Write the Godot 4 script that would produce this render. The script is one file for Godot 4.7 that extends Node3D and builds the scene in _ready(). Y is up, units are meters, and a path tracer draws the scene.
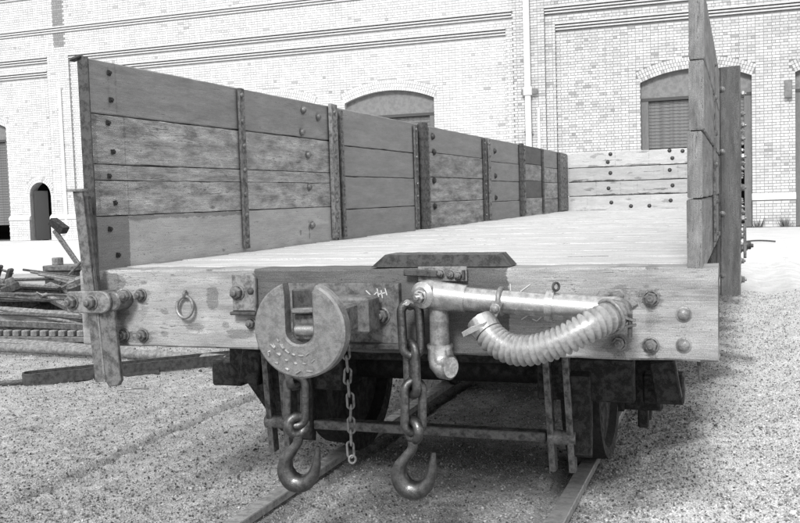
extends Node3D

# ---------------------------------------------------------------- mesh helpers
var vv := PackedVector3Array()
var nn := PackedVector3Array()
var uu := PackedVector2Array()
var ii := PackedInt32Array()
var uv_long := 0
var uv_scale := Vector2(0.6, 2.0)
var uv_off := Vector2.ZERO
var rng := RandomNumberGenerator.new()
var taken := {}
var srgb_lut := PackedByteArray()
var M := {}
var mesh_cache := {}

func begin(long_axis := 0) -> void:
	vv = PackedVector3Array(); nn = PackedVector3Array(); uu = PackedVector2Array(); ii = PackedInt32Array()
	uv_long = long_axis
	uv_off = Vector2(rng.randf() * 7.0, rng.randf() * 7.0)

func uvp(p: Vector3, n: Vector3) -> Vector2:
	var l := uv_long
	var a := (l + 1) % 3
	var b := (l + 2) % 3
	var m := n.abs()
	if m[l] >= m[a] and m[l] >= m[b]:
		return Vector2(p[a] * uv_scale.y * 0.6, p[b] * uv_scale.y) + uv_off
	if m[a] >= m[b]:
		return Vector2(p[l] * uv_scale.x, p[b] * uv_scale.y) + uv_off
	return Vector2(p[l] * uv_scale.x, p[a] * uv_scale.y) + uv_off

# a, b, c, d run round the face; the side that faces along "out" is the front
func quad(a: Vector3, b: Vector3, c: Vector3, d: Vector3, out: Vector3) -> void:
	var n := (b - a).cross(c - a)
	if n.length_squared() < 1e-16:
		n = (c - a).cross(d - a)
	n = n.normalized()
	var k := vv.size()
	var flip := n.dot(out) < 0.0
	if flip:
		n = -n
	for p: Vector3 in [a, b, c, d]:
		vv.append(p); nn.append(n); uu.append(uvp(p, n))
	ii.append_array(PackedInt32Array([k, k + 1, k + 2, k, k + 2, k + 3] if flip else [k, k + 2, k + 1, k, k + 3, k + 2]))

func tri(a: Vector3, b: Vector3, c: Vector3, out: Vector3) -> void:
	var n := (b - a).cross(c - a).normalized()
	var k := vv.size()
	var flip := n.dot(out) < 0.0
	if flip:
		n = -n
	for p: Vector3 in [a, b, c]:
		vv.append(p); nn.append(n); uu.append(uvp(p, n))
	ii.append_array(PackedInt32Array([k, k + 1, k + 2] if flip else [k, k + 2, k + 1]))

func commit() -> ArrayMesh:
	var arr := []
	arr.resize(Mesh.ARRAY_MAX)
	arr[Mesh.ARRAY_VERTEX] = vv; arr[Mesh.ARRAY_NORMAL] = nn; arr[Mesh.ARRAY_TEX_UV] = uu; arr[Mesh.ARRAY_INDEX] = ii
	var m := ArrayMesh.new()
	m.add_surface_from_arrays(Mesh.PRIMITIVE_TRIANGLES, arr)
	return m

func box(c: Vector3, s: Vector3, bev := 0.0) -> void:
	var h := s * 0.5
	if bev <= 0.0:
		for ax in 3:
			var a1 := (ax + 1) % 3
			var a2 := (ax + 2) % 3
			for sg: float in [-1.0, 1.0]:
				var p := []
				for q: Vector2 in [Vector2(-1, -1), Vector2(1, -1), Vector2(1, 1), Vector2(-1, 1)]:
					var v := Vector3.ZERO
					v[ax] = sg * h[ax]; v[a1] = q.x * h[a1]; v[a2] = q.y * h[a2]
					p.append(c + v)
				var o := Vector3.ZERO
				o[ax] = sg
				quad(p[0], p[1], p[2], p[3], o)
		return
	var P := {}
	for x: int in [-1, 1]:
		for y: int in [-1, 1]:
			for z: int in [-1, 1]:
				for ax in 3:
					var v := Vector3(x * (h.x - bev), y * (h.y - bev), z * (h.z - bev))
					v[ax] = [x, y, z][ax] * h[ax]
					P[Vector4i(x, y, z, ax)] = c + v
	for ax in 3:
		var a1 := (ax + 1) % 3
		var a2 := (ax + 2) % 3
		for sg: int in [-1, 1]:
			var f := []
			for q: Vector2i in [Vector2i(-1, -1), Vector2i(1, -1), Vector2i(1, 1), Vector2i(-1, 1)]:
				var k := [0, 0, 0]
				k[ax] = sg; k[a1] = q.x; k[a2] = q.y
				f.append(P[Vector4i(k[0], k[1], k[2], ax)])
			var o := Vector3.ZERO
			o[ax] = sg
			quad(f[0], f[1], f[2], f[3], o)
		for s1: int in [-1, 1]:
			for s2: int in [-1, 1]:
				var k0 := [0, 0, 0]
				k0[a1] = s1; k0[a2] = s2
				var e := []
				for en: int in [-1, 1]:
					k0[ax] = en
					e.append(P[Vector4i(k0[0], k0[1], k0[2], a1)])
					e.append(P[Vector4i(k0[0], k0[1], k0[2], a2)])
				var o2 := Vector3.ZERO
				o2[a1] = s1; o2[a2] = s2
				quad(e[0], e[1], e[3], e[2], o2)
	for x: int in [-1, 1]:
		for y: int in [-1, 1]:
			for z: int in [-1, 1]:
				tri(P[Vector4i(x, y, z, 0)], P[Vector4i(x, y, z, 1)], P[Vector4i(x, y, z, 2)], Vector3(x, y, z))

func box_mesh(s: Vector3, bev := 0.0, long_axis := 0) -> ArrayMesh:
	begin(long_axis)
	box(Vector3.ZERO, s, bev)
	return commit()

# a worn board along local X, centred: chamfered section, edges that wander a little
func plank(l: float, h: float, t: float, bev := 0.004, nseg := 12, jit := 0.0015, own_skin := false) -> ArrayMesh:
	begin(0)
	var keep_scale := uv_scale
	if own_skin:
		uv_scale = Vector2(1.0 / l, 1.0 / h)
		uv_off = Vector2(0.5, 0.5)
	var sec := [Vector2(-h / 2 + bev, -t / 2), Vector2(h / 2 - bev, -t / 2), Vector2(h / 2, -t / 2 + bev), Vector2(h / 2, t / 2 - bev), Vector2(h / 2 - bev, t / 2), Vector2(-h / 2 + bev, t / 2), Vector2(-h / 2, t / 2 - bev), Vector2(-h / 2, -t / 2 + bev)]
	var rows := []
	var chip := []
	for j in 8:
		chip.append(0.0)
	for i in nseg + 1:
		var x := -l / 2 + l * i / nseg
		var row := []
		for j in 8:
			chip[j] = chip[j] * 0.6 + rng.randf_range(-jit, jit)
			var s: Vector2 = sec[j]
			var k := 1.0 if rng.randf() > 0.06 else 2.2
			row.append(Vector3(x + (rng.randf_range(-jit, jit) if i == 0 or i == nseg else 0.0), s.x - signf(s.x) * absf(chip[j]) * k, s.y - signf(s.y) * absf(chip[j]) * 0.6))
		rows.append(row)
	for i in nseg:
		for j in 8:
			var j2 := (j + 1) % 8
			var mid: Vector2 = (sec[j] + sec[j2]) * 0.5
			quad(rows[i][j], rows[i + 1][j], rows[i + 1][j2], rows[i][j2], Vector3(0, mid.x / h, mid.y / t))
	for e: int in [0, nseg]:
		var o := Vector3(-1 if e == 0 else 1, 0, 0)
		var r: Array = rows[e]
		for j in range(1, 7):
			tri(r[0], r[j], r[j + 1], o)
	uv_scale = keep_scale
	return commit()

func tube(pts: Array, rads: Array, sides := 10, closed := false, caps := true, squash := 1.0) -> void:
	var n := pts.size()
	var frames := []
	var up := Vector3.ZERO
	for i in n:
		var a: Vector3 = pts[(i - 1 + n) % n] if closed or i > 0 else pts[0]
		var b: Vector3 = pts[(i + 1) % n] if closed or i < n - 1 else pts[n - 1]
		var t := (b - a).normalized()
		if i == 0:
			up = t.cross(Vector3(0.31, 0.92, 0.11)).normalized()
			if up.length() < 0.1:
				up = t.cross(Vector3.RIGHT).normalized()
		up = (up - t * up.dot(t)).normalized()
		frames.append([t, up, t.cross(up)])
	var k := vv.size()
	var cols := n + 1 if closed else n
	var run := 0.0
	for i in cols:
		var c := i % n
		if i > 0:
			run += (pts[c] as Vector3).distance_to(pts[(i - 1) % n])
		var f: Array = frames[c]
		for j in sides + 1:
			var an := TAU * j / sides
			var d: Vector3 = f[1] * cos(an) + f[2] * sin(an) * squash
			vv.append(pts[c] + d * float(rads[c % rads.size()]))
			nn.append(d.normalized())
			uu.append(Vector2(run * uv_scale.x, float(j) / sides) + uv_off)
	for i in cols - 1:
		for j in sides:
			var a := k + i * (sides + 1) + j
			var b := a + 1
			var c := a + sides + 1
			var d := c + 1
			# clockwise from outside
			ii.append_array(PackedInt32Array([a, c, b, b, c, d]))
	if caps and not closed:
		for e: int in [0, n - 1]:
			var f: Array = frames[e]
			var o: Vector3 = -f[0] if e == 0 else f[0]
			var ring := []
			for j in sides:
				var an := TAU * j / sides
				ring.append(pts[e] + (f[1] * cos(an) + f[2] * sin(an) * squash) * float(rads[e % rads.size()]))
			for j in range(1, sides - 1):
				tri(ring[0], ring[j], ring[j + 1], o)

# profile: Vector2(radius, height) turned round local Z
func lathe(prof: Array, sides := 16, flat := false) -> void:
	for i in prof.size() - 1:
		var a: Vector2 = prof[i]
		var b: Vector2 = prof[i + 1]
		var sl := Vector2(b.y - a.y, -(b.x - a.x)).normalized()   # outward in (r, z)
		for j in sides:
			var t0 := TAU * j / sides
			var t1 := TAU * (j + 1) / sides
			var e0 := Vector3(cos(t0), sin(t0), 0)
			var e1 := Vector3(cos(t1), sin(t1), 0)
			var o := (e0 + e1).normalized() * sl.x + Vector3(0, 0, sl.y)
			var p0 := e0 * a.x + Vector3(0, 0, a.y)
			var p1 := e1 * a.x + Vector3(0, 0, a.y)
			var p2 := e1 * b.x + Vector3(0, 0, b.y)
			var p3 := e0 * b.x + Vector3(0, 0, b.y)
			if a.x < 1e-5:
				tri(p0, p2, p3, o)
			elif b.x < 1e-5:
				tri(p0, p1, p2, o)
			else:
				quad(p0, p1, p2, p3, o)
			if not flat:
				# smooth round the axis
				var cnt := 3 if (a.x < 1e-5 or b.x < 1e-5) else 4
				for q in cnt:
					var at := vv.size() - cnt + q
					var r := Vector3(vv[at].x, vv[at].y, 0)
					if r.length() > 1e-6:
						nn[at] = (r.normalized() * sl.x + Vector3(0, 0, sl.y)).normalized()

# a flat outline (counter-clockwise, x-y) given thickness along z, with a chamfer at the front and the back
func slab(poly: PackedVector2Array, z0: float, z1: float, bev := 0.0) -> void:
	var n := poly.size()
	var ins := PackedVector2Array()
	for i in n:
		var a := (poly[i] - poly[(i - 1 + n) % n]).normalized()
		var b := (poly[(i + 1) % n] - poly[i]).normalized()
		var m := (Vector2(a.y, -a.x) + Vector2(b.y, -b.x)).normalized()
		ins.append(poly[i] - m * bev)
	var idx := Geometry2D.triangulate_polygon(ins if bev > 0.0 else poly)
	for q in range(0, idx.size(), 3):
		var cap := []
		for k in 3:
			var p: Vector2 = (ins if bev > 0.0 else poly)[idx[q + k]]
			cap.append(p)
		tri(Vector3(cap[0].x, cap[0].y, z1), Vector3(cap[1].x, cap[1].y, z1), Vector3(cap[2].x, cap[2].y, z1), Vector3(0, 0, 1))
		tri(Vector3(cap[0].x, cap[0].y, z0), Vector3(cap[1].x, cap[1].y, z0), Vector3(cap[2].x, cap[2].y, z0), Vector3(0, 0, -1))
	for i in n:
		var p := poly[i]
		var r := poly[(i + 1) % n]
		var d := (r - p).normalized()
		var o := Vector3(d.y, -d.x, 0)
		var b := bev
		quad(Vector3(p.x, p.y, z0 + b), Vector3(r.x, r.y, z0 + b), Vector3(r.x, r.y, z1 - b), Vector3(p.x, p.y, z1 - b), o)
		if bev > 0.0:
			var pi := ins[i]
			var ri := ins[(i + 1) % n]
			quad(Vector3(p.x, p.y, z1 - b), Vector3(r.x, r.y, z1 - b), Vector3(ri.x, ri.y, z1), Vector3(pi.x, pi.y, z1), o + Vector3(0, 0, 1))
			quad(Vector3(p.x, p.y, z0 + b), Vector3(r.x, r.y, z0 + b), Vector3(ri.x, ri.y, z0), Vector3(pi.x, pi.y, z0), o - Vector3(0, 0, 1))

# an outline in y-z carried along local X, centred
func section(poly: PackedVector2Array, l: float, twist := 0.0) -> ArrayMesh:
	begin(0)
	var n := poly.size()
	var idx := Geometry2D.triangulate_polygon(poly)
	var seg := 8 if twist != 0.0 else 1
	var rows := []
	for s in seg + 1:
		var x := -l / 2 + l * s / seg
		var a := twist * s / seg
		var bow := sin(PI * s / seg) * twist * 0.12
		var row := []
		for p in poly:
			var r := p.rotated(a)
			row.append(Vector3(x, r.x + bow, r.y))
		rows.append(row)
	for q in range(0, idx.size(), 3):
		for e: int in [0, seg]:
			tri(rows[e][idx[q]], rows[e][idx[q + 1]], rows[e][idx[q + 2]], Vector3(-1 if e == 0 else 1, 0, 0))
	var ccw := not Geometry2D.is_polygon_clockwise(poly)
	for s in seg:
		for i in n:
			var d := (poly[(i + 1) % n] - poly[i]).normalized()
			var o := Vector2(d.y, -d.x) * (1.0 if ccw else -1.0)
			quad(rows[s][i], rows[s + 1][i], rows[s + 1][(i + 1) % n], rows[s][(i + 1) % n], Vector3(0, o.x, o.y))
	return commit()

func circle(r: float, n := 16, c := Vector2.ZERO) -> PackedVector2Array:
	var p := PackedVector2Array()
	for i in n:
		p.append(c + Vector2(cos(TAU * i / n), sin(TAU * i / n)) * r)
	return p

# ---------------------------------------------------------------- node helpers
func numbered(called: String) -> String:
	taken[called] = taken.get(called, 0) + 1
	return called if taken[called] == 1 else "%s_%03d" % [called, taken[called] - 1]

func part(called: String, mesh: Mesh, mat: Material, parent: Node, at := Vector3.ZERO, b := Basis()) -> MeshInstance3D:
	var o := MeshInstance3D.new()
	o.name = called
	o.mesh = mesh
	o.material_override = mat
	parent.add_child(o, true)
	o.transform = Transform3D(b, at)
	return o

func tag(o: Node, label := "", category := "", group := "", kind := "") -> void:
	if label: o.set_meta("label", label)
	if category: o.set_meta("category", category)
	if group: o.set_meta("group", group)
	if kind: o.set_meta("kind", kind)

func thing(called: String, label: String, category: String, at := Vector3.ZERO, group := "") -> Node3D:
	var o := Node3D.new()
	o.name = numbered(called)
	add_child(o)
	o.position = at
	tag(o, label, category, group)
	return o

func structure(called: String, mesh: Mesh, mat: Material, at := Vector3.ZERO) -> MeshInstance3D:
	var o := part(numbered(called), mesh, mat, self, at)
	tag(o, "", "", "", "structure")
	return o

func single(called: String, mesh: Mesh, mat: Material, at: Vector3, b: Basis, label: String, category: String, group := "") -> MeshInstance3D:
	var o := part(numbered(called), mesh, mat, self, at, b)
	tag(o, label, category, group)
	return o

# a basis whose X runs from a to b
func along(a: Vector3, b: Vector3, roll := 0.0) -> Basis:
	var x := (b - a).normalized()
	var z := x.cross(Vector3.UP).normalized()
	var y := z.cross(x).normalized()
	return Basis(x, y, z) * Basis(Vector3.RIGHT, roll)

# ---------------------------------------------------------------- textures
func noise_bytes(sd: int, w: int, h: int, fw: int, fh: int, freq: float, oct := 4, gain := 0.5) -> PackedByteArray:
	var f := FastNoiseLite.new()
	f.seed = sd
	f.noise_type = FastNoiseLite.TYPE_SIMPLEX_SMOOTH
	f.fractal_gain = gain
	f.frequency = freq
	f.fractal_type = FastNoiseLite.FRACTAL_FBM
	f.fractal_octaves = oct
	var im := f.get_seamless_image(fw, fh)
	im.convert(Image.FORMAT_L8)
	if fw != w or fh != h:
		im.resize(w, h, Image.INTERPOLATE_CUBIC)
	return im.get_data()

func make_lut() -> void:
	srgb_lut.resize(1025)
	for i in 1025:
		var v := i / 1024.0
		srgb_lut[i] = int(round(255.0 * Color(v, v, v).linear_to_srgb().r))

func grey_tex(data: PackedByteArray, w: int, h: int) -> ImageTexture:
	return ImageTexture.create_from_image(Image.create_from_data(w, h, false, Image.FORMAT_L8, data))

func material(alb: Texture2D, height: Texture2D, relief: float, rough := 0.85, metal := 0.0) -> StandardMaterial3D:
	var m := StandardMaterial3D.new()
	if alb: m.albedo_texture = alb
	m.roughness = rough
	m.metallic = metal
	if height and relief > 0.0:
		m.heightmap_enabled = true
		m.heightmap_texture = height
		m.heightmap_scale = relief
	return m

# weathered timber: grain along u, splits, dark and pale patches
func wood(sd: int, base: float, grain: float, cracks: float, patch: float, relief: float, old := 0.0) -> StandardMaterial3D:
	var w := 1024
	var h := 512
	var g1 := noise_bytes(sd, w, h, 40, 512, 0.22, 3)
	var g2 := noise_bytes(sd + 1, w, h, 32, 128, 0.06, 3)
	var pt := noise_bytes(sd + 2, w, h, 256, 384, 0.014, 6, 0.8)
	var cr := noise_bytes(sd + 3, w, h, 56, 512, 0.045, 4)
	var sp := noise_bytes(sd + 4, w, h, w, h, 0.28, 3)
	var bl := noise_bytes(sd + 5, w, h, 320, 512, 0.013, 7, 0.75)
	var alb := PackedByteArray()
	var hgt := PackedByteArray()
	alb.resize(w * h)
	hgt.resize(w * h)
	for i in w * h:
		var a := (g1[i] - 128) / 128.0
		var b := (g2[i] - 128) / 128.0
		var p := (pt[i] - 128) / 128.0
		var s := (sp[i] - 128) / 128.0
		var c := absf(cr[i] - 128) / 128.0
		var v := 1.0 + grain * (0.40 * a + 0.35 * b) + patch * p * 0.9 + 0.13 * s
		var hh := 0.62 + 0.12 * a + 0.06 * s + 0.04 * b
		var k := cracks * clampf(0.15 + 1.3 * p + 0.7 * b, 0.0, 1.5) * 0.035
		if c < k:
			var q := 1.0 - c / k
			v *= 1.0 - 0.72 * q
			hh -= 0.40 * q
		if s > 0.5:
			v *= 1.22
		elif s < -0.52:
			v *= 0.74
		if old > 0.0:
			# rough grey skin, bleached in some places and stained in others
			var t := (bl[i] - 128) / 128.0
			v *= 1.0 + old * (0.9 * t + 0.8 * s * (0.55 + 0.8 * t))
			hh += old * (0.16 * s + 0.12 * t)
		alb[i] = srgb_lut[int(clampf(base * v, 0.012, 0.9) * 1024.0)]
		hgt[i] = int(clampf(hh, 0.0, 1.0) * 255.0)
	return material(grey_tex(alb, w, h), grey_tex(hgt, w, h), relief, 0.88)

# one board's own skin, lx by ly metres, with stains and old paint where the board carries them
# marks: [x, y, rx, ry, factor, box?, ragged edge in metres]
func board_skin(sd: int, lx: float, ly: float, base: float, grain: float, cracks: float, patch: float, old: float, relief: float, marks: Array) -> StandardMaterial3D:
	var w := clampi(int(lx * 820.0), 256, 2000)
	var h := clampi(int(ly * 820.0), 64, 512)
	var g1 := noise_bytes(sd, w, h, maxi(w / 26, 32), h, 0.22, 3)
	var g2 := noise_bytes(sd + 1, w, h, maxi(w / 32, 32), maxi(h / 4, 32), 0.06, 3)
	var pt := noise_bytes(sd + 2, w, h, w / 4, h, 0.016, 6, 0.8)
	var cr := noise_bytes(sd + 3, w, h, maxi(w / 18, 32), h, 0.045, 4)
	var sp := noise_bytes(sd + 4, w, h, w, h, 0.28, 3)
	var bl := noise_bytes(sd + 5, w, h, w / 3, h, 0.013, 7, 0.75)
	var val := PackedFloat32Array()
	var hgt := PackedByteArray()
	var alb := PackedByteArray()
	val.resize(w * h); hgt.resize(w * h); alb.resize(w * h)
	for i in w * h:
		var a := (g1[i] - 128) / 128.0
		var b := (g2[i] - 128) / 128.0
		var p := (pt[i] - 128) / 128.0
		var s := (sp[i] - 128) / 128.0
		var t := (bl[i] - 128) / 128.0
		var c := absf(cr[i] - 128) / 128.0
		var v := 1.0 + grain * (0.40 * a + 0.35 * b) + patch * p * 0.9 + 0.15 * s
		var hh := 0.62 + 0.12 * a + 0.06 * s + 0.04 * b
		var k := cracks * clampf(0.15 + 1.3 * p + 0.7 * b, 0.0, 1.5) * 0.035
		if c < k:
			var q := 1.0 - c / k
			v *= 1.0 - 0.72 * q
			hh -= 0.40 * q
		if s > 0.5:
			v *= 1.22
		elif s < -0.52:
			v *= 0.74
		v *= 1.0 + old * (0.95 * t + 0.85 * s * (0.55 + 0.8 * t))
		hh += old * (0.18 * s + 0.12 * t)
		val[i] = base * v
		hgt[i] = int(clampf(hh, 0.0, 1.0) * 255.0)
	for m: Array in marks:
		var rag: float = m[6]
		var x0 := clampi(int(((m[0] - m[2] - rag) / lx + 0.5) * w), 0, w - 1)
		var x1 := clampi(int(((m[0] + m[2] + rag) / lx + 0.5) * w) + 1, 0, w)
		var y0 := clampi(int(((m[1] - m[3] - rag) / ly + 0.5) * h), 0, h - 1)
		var y1 := clampi(int(((m[1] + m[3] + rag) / ly + 0.5) * h) + 1, 0, h)
		for j in range(y0, y1):
			var dy: float = absf(((j + 0.5) / h - 0.5) * ly - m[1])
			for i in range(x0, x1):
				var n := j * w + i
				var dx: float = absf(((i + 0.5) / w - 0.5) * lx - m[0])
				var edge := rag * ((pt[n] - 128) / 128.0 * 0.9 + (bl[n] - 128) / 160.0)
				var d: float
				if m[5]:
					d = maxf(dx - m[2], dy - m[3])
				else:
					d = (sqrt(pow(dx / m[2], 2.0) + pow(dy / m[3], 2.0)) - 1.0) * minf(m[2], m[3])
				var k := clampf(-(d + edge) / 0.004, 0.0, 1.0)
				if k > 0.0:
					val[n] *= lerpf(1.0, m[4] * (1.0 + 0.25 * (sp[n] - 128) / 128.0), k)
	for i in w * h:
		alb[i] = srgb_lut[int(clampf(val[i], 0.012, 0.9) * 1024.0)]
	return material(grey_tex(alb, w, h), grey_tex(hgt, w, h), relief, 0.88)

# iron: rust blotches and pits, laid on by position
func iron(sd: int, base: float, spread: float, rough: float, metal: float, scale := 2.2, relief := 0.12) -> StandardMaterial3D:
	var w := 512
	var a := noise_bytes(sd, w, w, w, w, 0.016, 6, 0.78)
	var b := noise_bytes(sd + 1, w, w, w, w, 0.22, 3, 0.6)
	var alb := PackedByteArray()
	var hgt := PackedByteArray()
	var rgh := PackedByteArray()
	alb.resize(w * w); hgt.resize(w * w); rgh.resize(w * w)
	for i in w * w:
		var p := (a[i] - 128) / 128.0
		var q := (b[i] - 128) / 128.0
		var rust := clampf(0.5 + p * 1.25 + q * 0.7, 0.0, 1.0)
		alb[i] = srgb_lut[int(clampf(base * (1.0 + spread * (0.5 - rust) * 1.3 + spread * 0.5 * q), 0.01, 0.9) * 1024.0)]
		hgt[i] = int(clampf(0.5 + 0.35 * q * (0.4 + rust) + 0.2 * p, 0.0, 1.0) * 255.0)
		rgh[i] = int(clampf(rough * (0.6 + 0.8 * rust), 0.05, 1.0) * 255.0)
	var m := material(grey_tex(alb, w, w), grey_tex(hgt, w, w), relief, 1.0, metal)
	m.roughness_texture = grey_tex(rgh, w, w)
	m.uv1_triplanar = true
	m.uv1_scale = Vector3.ONE * scale
	return m

func plain(v: float, rough := 0.8, metal := 0.0) -> StandardMaterial3D:
	var m := StandardMaterial3D.new()
	m.albedo_color = Color(v, v, v).linear_to_srgb()
	m.roughness = rough
	m.metallic = metal
	return m

func speckled(sd: int, base: float, coarse: float, fine: float, scale: float, relief: float, rough := 0.95, w := 1024) -> StandardMaterial3D:
	var a := noise_bytes(sd, w, w, w, w, 0.006, 5)
	var b := noise_bytes(sd + 1, w, w, w, w, 0.16, 3)
	var c := noise_bytes(sd + 2, w, w, w, w, 0.035, 4)
	var alb := PackedByteArray()
	var hgt := PackedByteArray()
	alb.resize(w * w); hgt.resize(w * w)
	for i in w * w:
		var p := (a[i] - 128) / 128.0
		var q := (b[i] - 128) / 128.0
		var r := (c[i] - 128) / 128.0
		alb[i] = srgb_lut[int(clampf(base * (1.0 + coarse * (p + 0.6 * r) + fine * q), 0.01, 0.9) * 1024.0)]
		hgt[i] = int(clampf(0.5 + 0.3 * q + 0.25 * r, 0.0, 1.0) * 255.0)
	var m := material(grey_tex(alb, w, w), grey_tex(hgt, w, w), relief, rough)
	m.uv1_triplanar = true
	m.uv1_world_triplanar = true
	m.uv1_scale = Vector3.ONE * scale
	return m

func tinted() -> StandardMaterial3D:
	var m := StandardMaterial3D.new()
	m.vertex_color_use_as_albedo = true
	m.roughness = 0.92
	return m

func make_materials() -> void:
	make_lut()
	M.old = wood(11, 0.25, 0.45, 1.8, 0.28, 0.40, 0.75)
	M.old_b = wood(31, 0.22, 0.45, 1.5, 0.28, 0.35, 0.65)
	M.side = wood(51, 0.21, 0.25, 0.6, 0.22, 0.16)
	M.side_pale = wood(71, 0.27, 0.22, 0.4, 0.18, 0.15)
	M.side_dark = wood(91, 0.10, 0.3, 0.6, 0.3, 0.16)
	M.floor = wood(131, 0.42, 0.5, 2.4, 0.22, 0.35, 0.2)
	M.end_grain = wood(171, 0.15, 0.5, 1.6, 0.3, 0.4, 0.5)
	M.rust = iron(211, 0.12, 0.8, 0.55, 0.35)
	M.rust_dark = iron(221, 0.05, 0.8, 0.6, 0.25)
	M.rust_pale = iron(231, 0.18, 0.75, 0.52, 0.35)
	M.forged = iron(241, 0.24, 0.6, 0.38, 0.75, 3.0, 0.12)
	M.chain = iron(251, 0.105, 0.8, 0.36, 0.85, 4.0, 0.14)
	M.pipe = iron(261, 0.42, 0.55, 0.30, 0.85, 3.0, 0.06)
	M.hose = iron(271, 0.27, 0.5, 0.36, 0.4, 4.0, 0.06)
	M.post_paint = wood(311, 0.085, 0.35, 0.5, 0.5, 0.12, 0.6)
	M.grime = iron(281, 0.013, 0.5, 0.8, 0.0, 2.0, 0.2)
	M.black = iron(291, 0.042, 0.6, 0.7, 0.0, 2.0, 0.1)
	M.rail_top = iron(301, 0.30, 0.5, 0.5, 0.4, 2.0, 0.08)
	M.chalk = plain(0.45, 0.95)
	M.ground = speckled(401, 0.48, 0.18, 0.8, 0.55, 0.9)
	M.yard = speckled(421, 0.50, 0.10, 0.20, 0.2, 0.3)
	M.mortar = speckled(431, 0.33, 0.15, 0.2, 0.9, 0.2)  # left bays: paler than mortar_dark, overexposure put into the colour
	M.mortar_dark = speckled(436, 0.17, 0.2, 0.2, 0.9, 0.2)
	M.coping = speckled(438, 0.45, 0.12, 0.2, 0.9, 0.2)
	M.stone_cap = speckled(441, 0.58, 0.08, 0.12, 1.1, 0.15)
	M.brick = tinted()
	M.stone = tinted()
	M.door = wood(461, 0.13, 0.3, 0.5, 0.25, 0.1)
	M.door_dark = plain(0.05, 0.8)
	M.shutter = iron(471, 0.12, 0.35, 0.6, 0.1, 0.8, 0.05)
	M.tympanum = iron(481, 0.15, 0.12, 0.75, 0.0, 0.5, 0.05)
	M.white_paint = speckled(491, 0.66, 0.08, 0.1, 1.5, 0.05, 0.6, 512)
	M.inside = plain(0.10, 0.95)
	M.weed = plain(0.08, 0.9)

# ---------------------------------------------------------------- fixings
func bolt_mesh(kind: String) -> ArrayMesh:
	if mesh_cache.has(kind):
		return mesh_cache[kind]
	begin(2)
	match kind:
		"nut":        # washer, hexagon nut and the stud's end
			lathe([Vector2(0.021, 0.0), Vector2(0.021, 0.003), Vector2(0.017, 0.004)], 14)
			lathe([Vector2(0.0165, 0.003), Vector2(0.0165, 0.015), Vector2(0.0135, 0.018), Vector2(0.0, 0.018)], 6, true)
			lathe([Vector2(0.008, 0.017), Vector2(0.008, 0.025), Vector2(0.006, 0.027), Vector2(0.0, 0.027)], 10)
		"dome":       # cup-headed bolt on a washer
			lathe([Vector2(0.023, 0.0), Vector2(0.023, 0.003), Vector2(0.0185, 0.004), Vector2(0.0175, 0.009), Vector2(0.013, 0.014), Vector2(0.007, 0.017), Vector2(0.0, 0.018)], 16)
		"rivet":
			lathe([Vector2(0.013, 0.0), Vector2(0.012, 0.005), Vector2(0.008, 0.009), Vector2(0.0, 0.0105)], 12)
		"square":
			box(Vector3(0, 0, 0.006), Vector3(0.03, 0.03, 0.012), 0.002)
			lathe([Vector2(0.009, 0.011), Vector2(0.009, 0.022), Vector2(0.0, 0.022)], 10)
	mesh_cache[kind] = commit()
	return mesh_cache[kind]

func bolt(kind: String, parent: Node, at: Vector3, out: Vector3, mat: Material, size := 1.0) -> void:
	var z := out.normalized()
	var x := z.cross(Vector3.UP)
	if x.length() < 0.1:
		x = Vector3.RIGHT
	x = x.normalized()
	var b := Basis(x, z.cross(x), z) * Basis(Vector3(0, 0, 1), rng.randf() * TAU if kind != "square" else rng.randf_range(-0.3, 0.3))
	part("bolt", bolt_mesh(kind), mat, parent, at, b.scaled(Vector3.ONE * size))

# ---------------------------------------------------------------- the wagon
const HW := 1.133
const FLOOR_Y := 0.9365
const INNER := 1.045
const WALL_T := 0.044
const LEN := 10.12

func side_boards(w: Node3D, side: float, z0: float, z1: float, mats: Array, edges: Array, own_skin := false) -> void:
	# boards stacked between the heights in edges, from z0 back to z1
	var t := Basis(Vector3.UP, PI / 2)
	for i in mats.size():
		var y0: float = edges[i]
		var y1: float = edges[i + 1]
		var l := absf(z1 - z0) - 0.006
		var half := y1 - y0 < 0.15          # two halves of a split board
		var m := plank(l, y1 - y0 - (0.0004 if half else 0.0025), WALL_T, 0.0014 if half else 0.004, int(clampf(l * 14.0, 6, 34)), 0.0014, own_skin)
		var lean := 0.019 * ((y0 + y1) * 0.5 - FLOOR_Y) if side > 0 else 0.004 * ((y0 + y1) * 0.5 - FLOOR_Y)
		var at := Vector3(side * (INNER + WALL_T / 2 + lean + rng.randf_range(-0.0015, 0.0025)), (y0 + y1) / 2, (z0 + z1) / 2)
		if i > 0:
			part("joint_light_stop", box_mesh(Vector3(0.012, 0.022, l - 0.01), 0.0, 2), M.grime, w, Vector3(at.x, y0, at.z))  # dark strip added in each joint to stop light leaking through
		part("side_board", m, mats[i], w, at, Basis(Vector3(0, 0, 1), rng.randf_range(-0.006, 0.006)) * Basis(Vector3.RIGHT, rng.randf_range(-0.0004, 0.0004)) * t)

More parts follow.
